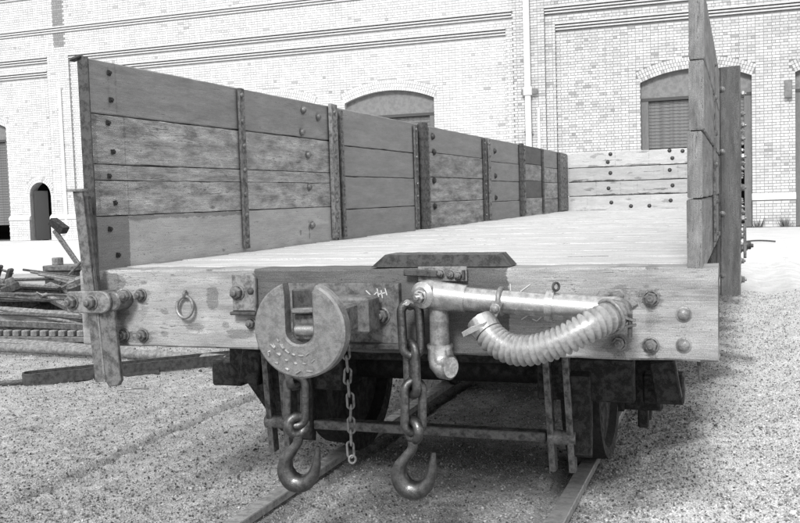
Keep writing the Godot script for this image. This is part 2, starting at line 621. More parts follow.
func strap(w: Node3D, side: float, z: float, width: float, thick: float, mat: Material, bolts: int, face := -1.0, y0 := 0.945, y1 := 1.72, kind := "rivet", bsize := 1.0) -> void:
	# face -1: on the inner side, +1: on the outer side
	var x := side * (INNER + (WALL_T if face > 0 else 0.0) + face * (thick / 2 + 0.004))
	var s := part("strap", box_mesh(Vector3(thick, y1 - y0, width), 0.002, 1), mat, w, Vector3(x, (y0 + y1) / 2, z), Basis(Vector3(0, 0, 1), rng.randf_range(-0.004, 0.004)))
	for i in bolts:
		var y := lerpf(y0 + 0.04, y1 - 0.04, float(i) / maxf(1, bolts - 1)) + rng.randf_range(-0.008, 0.008)
		bolt(kind, s, Vector3(side * face * (thick / 2 - 0.001), y - (y0 + y1) / 2, rng.randf_range(-0.004, 0.004)), Vector3(side * face, 0, 0), M.rust, bsize)

func make_wagon() -> void:
	var w := thing("open_wagon", "long timber open railway wagon with one end missing, standing in the foreground", "railway wagon")
	# headstock
	var hs := plank(2 * HW, 0.285, 0.15, 0.007, 44, 0.0022, true)
	var stains := [[0.054, 0.0, 0.452, 0.16, 0.34, true, 0.006], [-1.00, 0.075, 0.045, 0.07, 0.55, true, 0.02], [-0.955, -0.02, 0.022, 0.15, 0.62, true, 0.02]]
	for p: Array in [[-0.856, 0.094, 0.020, 0.010], [-0.76, 0.06, 0.011, 0.007], [-0.772, -0.014, 0.014, 0.008], [-0.776, -0.055, 0.015, 0.009], [-0.776, -0.095, 0.021, 0.014], [-0.57, 0.035, 0.026, 0.045], [-0.64, -0.066, 0.045, 0.013], [-0.52, -0.055, 0.02, 0.016], [-0.85, -0.09, 0.08, 0.010], [-0.46, -0.085, 0.06, 0.02]]:
		stains.append([p[0], p[1], p[2], p[3], 0.62, false, 0.008])
	for p: Array in [[0.847, 0.050], [0.942, 0.047], [0.845, -0.092], [0.940, -0.096], [-0.868, 0.048], [-0.951, -0.1], [-0.868, -0.1]]:
		stains.append([p[0], p[1] - 0.006, 0.036, 0.034, 0.70, false, 0.02])
		stains.append([p[0] + 0.004, p[1] - 0.045, 0.02, 0.04, 0.80, false, 0.02])
	stains.append([-0.62, -0.083, 0.05, 0.006, 1.45, false, 0.006])
	stains.append([0.95, 0.055, 0.06, 0.006, 0.7, false, 0.01])
	M.head = board_skin(811, 2 * HW, 0.285, 0.25, 0.5, 1.2, 0.30, 0.15, 0.22, stains)
	var head := part("headstock", hs, M.head, w, Vector3(0, FLOOR_Y - 0.1427, -0.075))
	tag(head, "heavy weathered timber end beam")
	# floor boards
	var z := -0.153
	var fm := []
	for i in 6:
		fm.append(plank(2.085, 0.181, 0.055, 0.005, 14, 0.003))
	var k := 0
	while z > -LEN + 0.05:
		var b := Basis(Vector3.RIGHT, PI / 2 + rng.randf_range(-0.012, 0.012)) * Basis(Vector3(0, 0, 1), rng.randf_range(-0.002, 0.002) + (PI if rng.randf() < 0.5 else 0.0))
		part("floor_board", fm[k % 6], M.floor, w, Vector3(rng.randf_range(-0.004, 0.004), FLOOR_Y - 0.030 + rng.randf_range(-0.004, 0.003), z - 0.095), b)
		z -= 0.1925
		k += 1
	# sides: heights of the board joints
	var e1 := [0.912, 1.134, 1.327, 1.515, 1.717]
	var e2 := [0.912, 1.111, 1.311, 1.496, 1.717]
	var ends := [[-1.01, 0.0, 0.095, 0.2, 0.86, true, 0.006], [-0.905, 0.0, 0.006, 0.2, 0.72, true, 0.006], [-1.085, 0.0, 0.015, 0.2, 0.75, true, 0.01]]
	var foot := [[-1.01, 0.0, 0.105, 0.2, 0.50, true, 0.006], [-0.45, 0.088, 0.46, 0.012, 0.60, true, 0.01], [0.72, -0.01, 0.010, 0.05, 0.45, false, 0.006], [0.61, -0.02, 0.016, 0.018, 0.6, false, 0.006], [-0.50, -0.03, 0.02, 0.006, 0.6, false, 0.006], [-0.20, -0.06, 0.016, 0.008, 0.6, false, 0.006]]
	var near := [
		board_skin(821, 2.2, 0.189, 0.33, 0.25, 0.5, 0.20, 0.10, 0.15, foot),
		board_skin(831, 2.2, 0.134, 0.27, 0.5, 2.0, 0.25, 0.70, 0.45, ends + [[0.03, -0.02, 0.03, 0.012, 0.4, false, 0.01], [-0.28, -0.05, 0.04, 0.01, 0.5, false, 0.01]]),
		board_skin(841, 2.2, 0.059, 0.25, 0.5, 2.2, 0.25, 0.60, 0.45, ends),
		board_skin(851, 2.2, 0.188, 0.26, 0.5, 2.2, 0.28, 0.70, 0.45, ends + [[-0.45, 0.06, 0.05, 0.03, 0.75, false, 0.03]]),
		board_skin(861, 2.2, 0.202, 0.20, 0.3, 0.6, 0.25, 0.12, 0.16, [[-0.99, 0.0, 0.004, 0.12, 0.8, true, 0.005], [-0.945, 0.0, 0.005, 0.12, 0.8, true, 0.006]]),
	]
	side_boards(w, -1, 0.0, -2.215, near, [0.912, 1.134, 1.268, 1.327, 1.515, 1.717], true)
	part("end_strip", box_mesh(Vector3(0.046, 0.775, 0.006), 0.001, 1), M.rust_dark, w, Vector3(-1.0685, 1.333, 0.0045))
	part("end_hook", box_mesh(Vector3(0.05, 0.012, 0.03), 0.004), M.rust_dark, w, Vector3(-1.095, 1.716, 0.004), Basis(Vector3(0, 0, 1), 0.25))
	side_boards(w, -1, -2.225, -3.73, [M.side, M.side, M.side, M.side], e2)
	side_boards(w, -1, -3.74, -5.74, [M.old, M.old, M.old_b, M.side], e1)
	side_boards(w, -1, -5.75, -7.19, [M.side, M.side, M.side, M.side], e2)
	side_boards(w, -1, -7.20, -8.38, [M.old, M.side_dark, M.old_b, M.side_dark], e1)
	side_boards(w, -1, -8.39, -LEN, [M.old_b, M.old, M.old, M.side], e2)
	side_boards(w, 1, 0.0, -2.215, [M.end_grain, M.end_grain, M.end_grain, M.end_grain], [0.912, 1.136, 1.335, 1.54, 1.745])
	side_boards(w, 1, -2.225, -3.73, [M.side, M.side, M.side, M.side], e2)
	side_boards(w, 1, -3.74, -5.74, [M.old_b, M.old_b, M.side, M.side], e1)
	side_boards(w, 1, -5.75, -7.19, [M.side, M.side, M.side, M.side], e2)
	side_boards(w, 1, -7.20, -LEN, [M.old_b, M.old_b, M.side, M.side], e1)
	# the corner of the left-hand side was covered by a fitting once: darker timber cheek over the board ends
	# ironwork on the left-hand side
	strap(w, -1, -1.10, 0.05, 0.012, M.rust, 7, -1.0, 0.95, 1.712)
	strap(w, -1, -2.165, 0.085, 0.022, M.rust_pale, 9, -1.0, 0.95, 1.725, "rivet", 0.9)
	strap(w, -1, -2.29, 0.045, 0.014, M.rust, 9, -1.0, 0.95, 1.70, "rivet", 0.8)
	strap(w, -1, -3.66, 0.07, 0.012, M.rust, 8, -1.0, 0.95, 1.70, "rivet", 1.0)
	strap(w, -1, -3.80, 0.11, 0.04, M.rust_dark, 0, -1.0, 0.93, 1.725)
	strap(w, -1, -3.93, 0.07, 0.012, M.rust, 7, -1.0, 0.95, 1.70, "rivet", 1.1)
	strap(w, -1, -5.62, 0.08, 0.014, M.rust_dark, 8, -1.0, 0.95, 1.70, "rivet", 1.1)
	strap(w, -1, -5.80, 0.07, 0.012, M.rust_pale, 7, -1.0, 0.95, 1.70, "rivet", 1.1)
	strap(w, -1, -7.16, 0.12, 0.03, M.rust_dark, 0, -1.0, 0.95, 1.72)
	strap(w, -1, -7.32, 0.10, 0.012, M.rust, 7, -1.0, 0.95, 1.70, "rivet", 1.3)
	strap(w, -1, -8.36, 0.06, 0.016, M.rust_dark, 0, -1.0, 0.95, 1.71)
	strap(w, -1, -9.42, 0.10, 0.016, M.rust_dark, 0, -1.0, 0.95, 1.71)
	strap(w, -1, -9.80, 0.56, 0.008, M.rust, 6, -1.0, 0.95, 1.70, "rivet", 1.3)
	for p: Vector3 in [Vector3(-1.045, 1.664, -1.800), Vector3(-1.045, 1.640, -1.993), Vector3(-1.045, 1.544, -1.777), Vector3(-1.045, 1.422, -1.842), Vector3(-1.045, 1.246, -1.840), Vector3(-1.045, 1.035, -1.860)]:
		bolt("dome", w, p + Vector3(0.001, 0, 0), Vector3(1, 0, 0), M.rust, 1.0)
	for p: Vector3 in [Vector3(-1.045, 1.673, -0.117), Vector3(-1.045, 1.572, -0.121), Vector3(-1.045, 1.484, -0.096), Vector3(-1.045, 1.376, -0.117), Vector3(-1.045, 1.284, -0.085), Vector3(-1.045, 1.182, -0.113), Vector3(-1.045, 1.084, -0.075), Vector3(-1.045, 0.983, -0.116)]:
		bolt("square", w, p + Vector3(-0.004, 0, 0), Vector3(1, 0, 0), M.grime, 0.62)
	for p: Vector3 in [Vector3(-1.045, 1.64, -4.10), Vector3(-1.045, 1.52, -4.12), Vector3(-1.045, 1.30, -4.1), Vector3(-1.045, 1.10, -4.1), Vector3(-1.045, 1.6, -6.05), Vector3(-1.045, 1.36, -6.05), Vector3(-1.045, 1.15, -6.05)]:
		bolt("dome", w, p, Vector3(1, 0, 0), M.rust_dark, 1.2)
	# far end
	var ey := [0.912, 1.128, 1.318, 1.512, 1.722]
	for i in 4:
		var dirt := []
		for q in 9:
			dirt.append([rng.randf_range(-1.0, 1.0), -0.5 * (ey[i + 1] - ey[i]) + 0.006, rng.randf_range(0.08, 0.25), rng.randf_range(0.006, 0.022), 0.5, false, 0.012])
			dirt.append([rng.randf_range(-1.0, 1.0), rng.randf_range(-0.08, 0.08), rng.randf_range(0.02, 0.10), rng.randf_range(0.005, 0.02), 0.66, false, 0.015])
		for q in 3:
			dirt.append([rng.randf_range(-0.9, 0.6), 0.0, 0.003, 0.12, 0.55, true, 0.004])
		var skin := board_skin(900 + i * 10, 2.08, ey[i + 1] - ey[i], 0.42 if i != 1 and i != 2 else 0.34, 0.3, 1.2, 0.16, 0.12, 0.15, dirt)
		if i > 0:
			part("joint_light_stop", box_mesh(Vector3(2.05, 0.03, 0.012), 0.0), M.grime, w, Vector3(0, ey[i], -LEN + 0.005))  # added strip that keeps light out of the end joints
		part("end_board", plank(2.08, ey[i + 1] - ey[i] - 0.006, 0.05, 0.005, 24, 0.003, true), skin, w, Vector3(0, (ey[i] + ey[i + 1]) / 2, -LEN + 0.005), Basis(Vector3(0, 0, 1), rng.randf_range(-0.001, 0.001)))
	for p: Vector3 in [Vector3(-0.457, 1.683, 0), Vector3(-0.493, 1.577, 0), Vector3(-0.461, 1.429, 0), Vector3(-0.489, 1.225, 0), Vector3(-0.455, 1.032, 0), Vector3(0.311, 1.695, 0), Vector3(0.346, 1.594, 0), Vector3(0.311, 1.439, 0), Vector3(0.344, 1.235, 0), Vector3(0.318, 1.038, 0), Vector3(-0.196, 0.977, 0), Vector3(0.043, 0.974, 0), Vector3(0.476, 1.681, 0)]:
		bolt("dome", w, Vector3(p.x, p.y, -LEN + 0.029), Vector3(0, 0, 1), M.rust_dark, 1.15)
	# right-hand side: outer stanchions and straps
	for zz: float in [-1.14, -2.2, -3.75, -5.7, -7.2, -9.0]:
		var st := part("stanchion", plank(0.92, 0.082, 0.075, 0.006, 12, 0.002), M.post_paint, w, Vector3(1.158, 1.192, zz - 0.04), Basis(Vector3(0, 0, 1), PI / 2 - 0.006))
		for i in 7:
			bolt("nut", st, Vector3(-0.40 + i * 0.125, -0.041, rng.randf_range(-0.012, 0.012)), Vector3(0, -1, 0), M.rust, 0.8)
			if i % 2 == 0:
				bolt("dome", st, Vector3(-0.38 + i * 0.125, 0.030, 0.0375), Vector3(0, 0, 1), M.rust, 0.5)
		strap(w, 1, zz + 0.03, 0.05, 0.012, M.rust, 6, 1.0, 0.95, 1.70)
		if zz < -2.0:
			var so := part("stanchion", plank(0.92, 0.082, 0.075, 0.006, 8, 0.002), M.side_dark, w, Vector3(-1.136, 1.192, zz - 0.04), Basis(Vector3(0, 0, 1), PI / 2))
			so.set_meta("label", "outer side post")
	var so1 := part("stanchion", plank(0.92, 0.082, 0.075, 0.006, 8, 0.002), M.side_dark, w, Vector3(-1.136, 1.192, -1.18), Basis(Vector3(0, 0, 1), PI / 2))
	so1.set_meta("label", "outer side post")
	# a flat iron stay on the foot of the near right-hand stanchion
	part("stay", box_mesh(Vector3(0.012, 0.14, 0.05), 0.002, 1), M.rust, w, Vector3(1.212, 0.95, -1.18))
	bolt("nut", w, Vector3(1.218, 0.93, -1.18), Vector3(1, 0, 0), M.rust_dark, 1.0)
	# frame below the floor
	for s: float in [-1.0, 1.0]:
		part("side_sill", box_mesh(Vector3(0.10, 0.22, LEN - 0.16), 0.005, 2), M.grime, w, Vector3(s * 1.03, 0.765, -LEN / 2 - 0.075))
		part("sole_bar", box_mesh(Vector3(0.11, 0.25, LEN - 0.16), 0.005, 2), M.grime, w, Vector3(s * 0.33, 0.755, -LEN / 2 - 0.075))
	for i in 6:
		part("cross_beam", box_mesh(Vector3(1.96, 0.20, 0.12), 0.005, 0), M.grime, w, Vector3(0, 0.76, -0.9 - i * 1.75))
	make_end_fittings(w)
	make_coupler(w)
	make_brake_pipe(w)
	make_bogie(w, -2.05)
	make_bogie(w, -8.1)

func make_end_fittings(w: Node3D) -> void:
	# raised packing on top of the beam
	begin(0)
	slab(PackedVector2Array([Vector2(0.037, 0.9385), Vector2(0.508, 0.9385), Vector2(0.472, 0.979), Vector2(0.090, 0.981)]), -0.12, -0.004, 0.002)
	tag(part("top_packing", commit(), M.black, w), "low dark packing piece with sloping ends")
	# coupler plate
	begin(0)
	slab(PackedVector2Array([Vector2(-0.275, 0.690), Vector2(0.145, 0.690), Vector2(0.145, 0.888), Vector2(-0.275, 0.888)]), -0.001, 0.026, 0.003)
	var cp := part("coupler_plate", commit(), M.rust, w)
	bolt("nut", cp, Vector3(0.085, 0.782, 0.026), Vector3(0, 0, 1), M.rust, 1.35)
	bolt("nut", cp, Vector3(-0.215, 0.782, 0.026), Vector3(0, 0, 1), M.rust, 1.35)
	part("plate_flange", box_mesh(Vector3(0.54, 0.018, 0.05), 0.003), M.rust_dark, w, Vector3(0.0, 0.683, 0.031))
	# chalk scrawl on the plate and on the timber beside it
	for c: Array in [[Vector2(0.03, 0.865), Vector2(0.052, 0.845)], [Vector2(0.052, 0.845), Vector2(0.072, 0.862)], [Vector2(0.070, 0.872), Vector2(0.075, 0.842)], [Vector2(0.084, 0.866), Vector2(0.088, 0.84)], [Vector2(0.075, 0.853), Vector2(0.098, 0.858)], [Vector2(0.098, 0.872), Vector2(0.104, 0.85)]]:
		chalk(w, c[0], c[1], 0.0268)
	for c: Array in [[Vector2(0.512, 0.885), Vector2(0.513, 0.862)], [Vector2(0.530, 0.851), Vector2(0.576, 0.884)], [Vector2(0.536, 0.862), Vector2(0.552, 0.848)], [Vector2(0.545, 0.772), Vector2(0.580, 0.795)], [Vector2(0.580, 0.774), Vector2(0.594, 0.768)], [Vector2(0.594, 0.768), Vector2(0.612, 0.784)]]:
		chalk(w, c[0], c[1], 0.0015)
	# bolts through the beam
	for p: Array in [[-0.868, 0.843], [-0.951, 0.694], [-0.868, 0.695], [-0.959, 0.846]]:
		bolt("nut", w, Vector3(p[0], p[1], 0.001), Vector3(0, 0, 1), M.rust, 1.15)
	for p: Array in [[0.847, 0.845], [0.942, 0.842], [0.845, 0.704], [0.940, 0.700]]:
		bolt("nut", w, Vector3(p[0], p[1], 0.001), Vector3(0, 0, 1), M.rust, 1.2)
	for p: Array in [[1.036, 0.795], [1.035, 0.702]]:
		bolt("dome", w, Vector3(p[0], p[1], 0.001), Vector3(0, 0, 1), M.rust_pale, 1.0)
	bolt("nut", w, Vector3(-0.418, 0.745, 0.001), Vector3(0, 0, 1), M.rust, 1.0)
	# lifting ring
	var pts := []
	for i in 24:
		pts.append(Vector3(sin(TAU * i / 24) * 0.033, cos(TAU * i / 24) * 0.038, 0))
	begin()
	tube(pts, [0.0062], 10, true)
	var ring := part("ring", commit(), M.rust_pale, w, Vector3(-0.672, 0.803, 0.020), Basis(Vector3.RIGHT, -0.12))
	pts = []
	for i in 14:
		pts.append(Vector3(0, sin(PI * i / 13 - PI / 2) * 0.011, 0.012 * cos(PI * i / 13 - PI / 2)))
	begin()
	tube(pts, [0.0055], 8)
	part("eye", commit(), M.rust, ring, Vector3(0, 0.044, -0.005))
	# bracket with its bolt
	begin()
	slab(PackedVector2Array([Vector2(-0.045, -0.066), Vector2(0.045, -0.066), Vector2(0.047, 0.05), Vector2(0.036, 0.066), Vector2(-0.045, 0.064)]), 0.0, 0.022, 0.005)
	var br := part("bracket", commit(), M.rust_pale, w, Vector3(-0.432, 0.856, 0.002))
	bolt("nut", br, Vector3(-0.022, 0.0, 0.022), Vector3(0, 0, 1), M.rust, 1.35)
	bolt("rivet", br, Vector3(0.030, 0.005, 0.020), Vector3(0, 0, 1), M.rust_dark, 1.0)
	part("bracket_foot", box_mesh(Vector3(0.10, 0.012, 0.04), 0.003), M.rust_dark, br, Vector3(0.002, -0.072, 0.018))
	# clip on the top edge
	var cl := part("pipe_clip", box_mesh(Vector3(0.165, 0.048, 0.010), 0.002), M.rust_pale, w, Vector3(0.292, 0.918, 0.012))
	part("clip_bar", box_mesh(Vector3(0.115, 0.022, 0.02), 0.003), M.rust_dark, cl, Vector3(-0.068, 0.004, 0.014), Basis(Vector3(0, 0, 1), -0.05))
	for x: float in [-0.005, 0.03, 0.055]:
		bolt("nut", cl, Vector3(x, rng.randf_range(-0.006, 0.004), 0.005), Vector3(0, 0, 1), M.rust, 0.75)
	part("clip_lug", box_mesh(Vector3(0.008, 0.03, 0.016), 0.001), M.rust_dark, cl, Vector3(0.074, -0.002, 0.012))
	# hinged stay hanging at the left corner
	begin(1)
	box(Vector3(0, 0.20, 0), Vector3(0.042, 0.42, 0.014), 0.002)
	box(Vector3(0.002, -0.15, 0.0), Vector3(0.040, 0.28, 0.014), 0.002)
	var post := part("corner_stay", commit(), M.rust, w, Vector3(-1.033, 0.82, 0.072), Basis(Vector3(0, 0, 1), 0.075))
	tag(post, "upright flat iron stay with a folded top")
	part("stay_cap", box_mesh(Vector3(0.07, 0.010, 0.04), 0.002), M.rust_pale, post, Vector3(-0.008, 0.413, -0.004), Basis(Vector3(0, 0, 1), -0.09))
	part("stay_dark_strip", box_mesh(Vector3(0.010, 0.40, 0.022), 0.002, 1), M.rust_dark, post, Vector3(0.026, 0.19, -0.016))  # thin dark strip along the right of the stay
	var pl := PackedVector2Array()
	for i in 9:
		pl.append(Vector2(0.055, 0) + Vector2(cos(PI * i / 8 - PI / 2), sin(PI * i / 8 - PI / 2)) * 0.041)
	pl.append(Vector2(-0.085, 0.038))
	pl.append(Vector2(-0.092, 0.028))
	pl.append(Vector2(-0.092, -0.038))
	begin()
	slab(pl, 0.0, 0.018, 0.004)
	var hp := part("hinge_plate", commit(), M.rust_pale, w, Vector3(-1.028, 0.826, 0.083))
	bolt("nut", hp, Vector3(-0.066, 0.0, 0.018), Vector3(0, 0, 1), M.rust, 1.35)
	bolt("nut", hp, Vector3(0.018, 0.0, 0.018), Vector3(0, 0, 1), M.rust, 1.35)
	begin(2)
	lathe([Vector2(0, 0), Vector2(0.036, 0), Vector2(0.036, 0.075), Vector2(0.03, 0.08), Vector2(0, 0.08)], 18)
	part("hinge_boss", commit(), M.rust, w, Vector3(-0.938, 0.828, 0.002))
	part("hinge_block", box_mesh(Vector3(0.11, 0.07, 0.075), 0.006), M.rust, w, Vector3(-1.02, 0.828, 0.042))
	bolt("nut", w, Vector3(-0.908, 0.846, 0.05), Vector3(0.5, 0, 1), M.rust, 1.3)
	pl = PackedVector2Array([Vector2(-0.032, 0.13), Vector2(-0.034, -0.155), Vector2(-0.022, -0.175), Vector2(0.02, -0.172), Vector2(0.034, -0.155), Vector2(0.034, 0.13)])
	begin(1)
	slab(pl, -0.01, 0.01, 0.003)
	part("drop_bar", commit(), M.rust, w, Vector3(-0.963, 0.69, 0.066), Basis(Vector3(0, 0, 1), 0.06))
	part("drop_bar_edge", box_mesh(Vector3(0.008, 0.30, 0.045), 0.002, 1), M.rust_pale, w, Vector3(-0.997, 0.68, 0.058), Basis(Vector3(0, 0, 1), 0.06))
	# stray wire end below the right of the beam
	begin(1)
	tube([Vector3(0, 0, 0), Vector3(0.003, -0.03, 0.0), Vector3(0.004, -0.06, 0)], [0.006, 0.005, 0.005], 6)
	part("pin", commit(), M.rust_dark, w, Vector3(1.076, 0.652, -0.03))

func chalk(w: Node3D, a: Vector2, b: Vector2, z: float) -> void:
	var l := a.distance_to(b)
	part("chalk_mark", box_mesh(Vector3(l, 0.0035, 0.001)), M.chalk, w, Vector3((a.x + b.x) / 2, (a.y + b.y) / 2, z), Basis(Vector3(0, 0, 1), (b - a).angle()))

func make_coupler(w: Node3D) -> void:
	# round buffing plate open at the top, with the draw hook's slot
	var c := Node3D.new()
	c.name = "coupler"
	w.add_child(c)
	c.position = Vector3(0.003, 0.797, 0.46)
	var o := PackedVector2Array()
	var r := 0.146
	var hs := 0.045
	var a0 := PI / 2 + asin((hs + 0.004) / r)
	var n := 56
	for i in n + 1:
		var a := lerpf(a0, TAU + PI / 2 - asin((hs + 0.013) / r), float(i) / n)
		o.append(Vector2(cos(a), sin(a)) * r * Vector2(1.0, 0.965))
	# down the right-hand wall of the slot, round its bottom, up the left
	o.append(Vector2(hs - 0.001, 0.108))
	for i in 15:
		var a := -PI * i / 14
		o.append(Vector2(cos(a) * hs, sin(a) * hs * 0.85 - 0.004))
	o.append(Vector2(-hs, 0.10))
	begin()
	slab(o, -0.024, 0.024, 0.006)
	part("buffing_plate", commit(), M.forged, c, Vector3.ZERO, Basis(Vector3.UP, -0.03))
	# worn cast lettering on the lower half, its glints put into a paler metal
	for i in 17:
		var a := -PI / 2 - 1.15 + i * 0.1
		var rr := 0.074 + 0.024 * (i % 3)
		var b := Basis(Vector3(0, 0, 1), a + PI / 2 + rng.randf_range(-0.6, 0.6))
		part("raised_mark", box_mesh(Vector3(rng.randf_range(0.010, 0.020), 0.005, 0.007), 0.0015), M.pipe, c, Vector3(cos(a) * rr, sin(a) * rr, 0.0245), b)
	# shank back to the plate
	begin(2)
	box(Vector3(0, 0, -0.235), Vector3(0.10, 0.085, 0.40), 0.008)
	part("shank", commit(), M.rust, c)
	part("shank_collar", box_mesh(Vector3(0.15, 0.115, 0.11), 0.008), M.rust, c, Vector3(0.01, 0.0, -0.355))
	part("slot_back", box_mesh(Vector3(0.105, 0.15, 0.03), 0.004), M.rust_dark, c, Vector3(0, 0.035, -0.06))
	part("hook_tongue", box_mesh(Vector3(0.078, 0.016, 0.05), 0.004), M.forged, c, Vector3(0.0, 0.052, -0.030), Basis(Vector3(0, 0, 1), 0.05))
	begin(0)
	tube([Vector3(-0.034, 0, 0), Vector3(-0.03, 0, 0), Vector3(0.03, 0, 0), Vector3(0.036, 0, 0)], [0.016, 0.019, 0.019, 0.016], 14)
	part("hook_pin", commit(), M.forged, c, Vector3(0.006, -0.006, -0.02))

func make_brake_pipe(w: Node3D) -> void:
	# train pipe across the beam
	var pts := [Vector3(0.262, 0.859, 0.10), Vector3(0.300, 0.857, 0.10), Vector3(0.395, 0.848, 0.10), Vector3(0.396, 0.848, 0.10), Vector3(0.60, 0.832, 0.10), Vector3(0.645, 0.829, 0.10), Vector3(0.646, 0.829, 0.10), Vector3(0.668, 0.8275, 0.10), Vector3(0.669, 0.827, 0.10), Vector3(0.83, 0.816, 0.10)]
	begin()
	tube(pts, [0.038, 0.046, 0.043, 0.037, 0.036, 0.036, 0.048, 0.048, 0.041, 0.041], 22)
	var p := part("brake_pipe", commit(), M.pipe, w)
	tag(p, "pale iron pipe running across the beam")
	# the cock's body and its spindle
	begin(2)
	lathe([Vector2(0, -0.05), Vector2(0.042, -0.045), Vector2(0.046, 0.0), Vector2(0.042, 0.036), Vector2(0.026, 0.044), Vector2(0.0, 0.045)], 20)
	var cock := part("stop_cock", commit(), M.pipe, p, Vector3(0.272, 0.862, 0.10))
	cock.rotation = Vector3(0.0, -0.3, 0.0)
	bolt("nut", p, Vector3(0.258, 0.856, 0.142), Vector3(-0.25, 0, 1), M.pipe, 1.1)
	# drip trap hanging below
	begin()
	tube([Vector3(0.300, 0.85, 0.085), Vector3(0.300, 0.74, 0.085), Vector3(0.300, 0.70, 0.085)], [0.031, 0.031, 0.031], 18)
	part("drain_pipe", commit(), M.rust_pale, p)
	begin()
	tube([Vector3(0.300, 0.702, 0.085), Vector3(0.300, 0.694, 0.085), Vector3(0.300, 0.686, 0.085)], [0.040, 0.042, 0.038], 20)
	part("collar", commit(), M.pipe, p)
	begin()
	tube([Vector3(0.300, 0.690, 0.085), Vector3(0.301, 0.665, 0.086), Vector3(0.307, 0.645, 0.090), Vector3(0.320, 0.632, 0.097), Vector3(0.338, 0.632, 0.106), Vector3(0.342, 0.632, 0.108)], [0.037, 0.041, 0.043, 0.042, 0.040, 0.033], 20)
	part("elbow", commit(), M.pipe, p)
	# sling round the pipe with its hanging screw
	pts = []
	for i in 20:
		pts.append(Vector3(0, cos(TAU * i / 20) * 0.039, sin(TAU * i / 20) * 0.039))
	begin()
	tube(pts, [0.008], 8, true, false, 1.0)
	var sl := part("sling", commit(), M.rust_pale, p, Vector3(0.505, 0.84, 0.10))
	begin(1)
	slab(PackedVector2Array([Vector2(-0.012, 0.02), Vector2(-0.034, -0.062), Vector2(-0.018, -0.068), Vector2(0.022, 0.01)]), 0.0, 0.008, 0.002)
	part("sling_tail", commit(), M.rust_pale, sl, Vector3(-0.004, -0.012, 0.042))
	bolt("dome", sl, Vector3(-0.006, -0.016, 0.050), Vector3(0, 0, 1), M.rust_pale, 0.7)
	# eye on the sleeve
	pts = []
	for i in 12:
		pts.append(Vector3(cos(TAU * i / 12) * 0.012, sin(TAU * i / 12) * 0.012, 0))
	begin()
	tube(pts, [0.004], 6, true)
	part("eye", commit(), M.rust_dark, p, Vector3(0.675, 0.886, 0.10), Basis(Vector3.UP, 0.9))
	# corrugated hose
	var ctl := [Vector3(0.852, 0.812, 0.115), Vector3(0.838, 0.803, 0.148), Vector3(0.812, 0.793, 0.178), Vector3(0.774, 0.774, 0.2), Vector3(0.704, 0.737, 0.21), Vector3(0.630, 0.712, 0.21), Vector3(0.565, 0.708, 0.2), Vector3(0.512, 0.728, 0.185), Vector3(0.474, 0.762, 0.168), Vector3(0.452, 0.79, 0.155)]
	var cv := Curve3D.new()
	for i in ctl.size():
		var t: Vector3 = (ctl[mini(i + 1, ctl.size() - 1)] - ctl[maxi(i - 1, 0)]) / 6.0
		cv.add_point(ctl[i], -t, t)
	var total := cv.get_baked_length()
	pts = []
	var rad := []
	var steps := 420
	for i in steps + 1:
		var s := total * i / steps
		pts.append(cv.sample_baked(s, true))
		var rib := pow(absf(cos(PI * s / 0.0176)), 0.5)
		var flat := smoothstep(0.0, 0.03, s) * smoothstep(0.0, 0.075, total - s)
		rad.append(0.0385 + 0.0078 * (rib * 2.0 - 1.0) * flat)
	begin()
	tube(pts, rad, 24)
	var hose := part("vacuum_hose", commit(), M.hose, p)
	tag(hose, "pale corrugated hose looped back under the pipe")
	# clamp at the pipe's end with its lugs and screw
	pts = []
	for i in 20:
		pts.append(Vector3(cos(TAU * i / 20) * 0.049, sin(TAU * i / 20) * 0.049, 0))
	begin()
	tube(pts, [0.0065], 8, true)
	var dir: Vector3 = (cv.sample_baked(0.055) - cv.sample_baked(0.03)).normalized()
	var xa := dir.cross(Vector3.UP).normalized()
	var clamp := part("hose_clamp", commit(), M.rust_pale, p, cv.sample_baked(0.032), Basis(xa, dir.cross(xa), dir))
	clamp.set_meta("label", "clamp on the hose end")
	part("clamp_lug", box_mesh(Vector3(0.055, 0.007, 0.022), 0.001), M.rust_pale, p, Vector3(0.886, 0.802, 0.150), Basis(Vector3(0, 0, 1), -0.35))
	part("clamp_lug", box_mesh(Vector3(0.055, 0.007, 0.022), 0.001), M.rust, p, Vector3(0.886, 0.776, 0.150), Basis(Vector3(0, 0, 1), 0.2))
	begin(1)
	tube([Vector3(0.897, 0.812, 0.150), Vector3(0.895, 0.745, 0.146)], [0.007, 0.007], 8)
	part("clamp_screw", commit(), M.rust_dark, p)
	begin()
	slab(PackedVector2Array([Vector2(0.74, 0.80), Vector2(0.86, 0.79), Vector2(0.905, 0.825), Vector2(0.86, 0.865), Vector2(0.79, 0.862)]), 0.001, 0.012, 0.003)
	part("pipe_flange", commit(), M.rust_pale, p)
	bolt("rivet", p, Vector3(0.822, 0.845, 0.012), Vector3(0, 0, 1), M.rust_dark, 0.6)
	begin()
	tube([Vector3(0.822, 0.817, 0.10), Vector3(0.846, 0.816, 0.102), Vector3(0.858, 0.814, 0.112), Vector3(0.853, 0.811, 0.128)], [0.041, 0.043, 0.043, 0.042], 20)
	part("return_bend", commit(), M.pipe, p)
	# coupling head at the free end
	begin()
	tube([cv.sample_baked(total - 0.05), cv.sample_baked(total - 0.02), cv.sample_baked(total)], [0.044, 0.047, 0.043], 20)
	part("hose_end", commit(), M.pipe, p)
	begin()
	slab(PackedVector2Array([Vector2(-0.038, -0.012), Vector2(0.028, 0.018), Vector2(0.034, 0.036), Vector2(-0.014, 0.020), Vector2(-0.044, 0.002)]), 0.0, 0.010, 0.002)
	part("coupling_lug", commit(), M.pipe, p, Vector3(0.452, 0.756, 0.20))

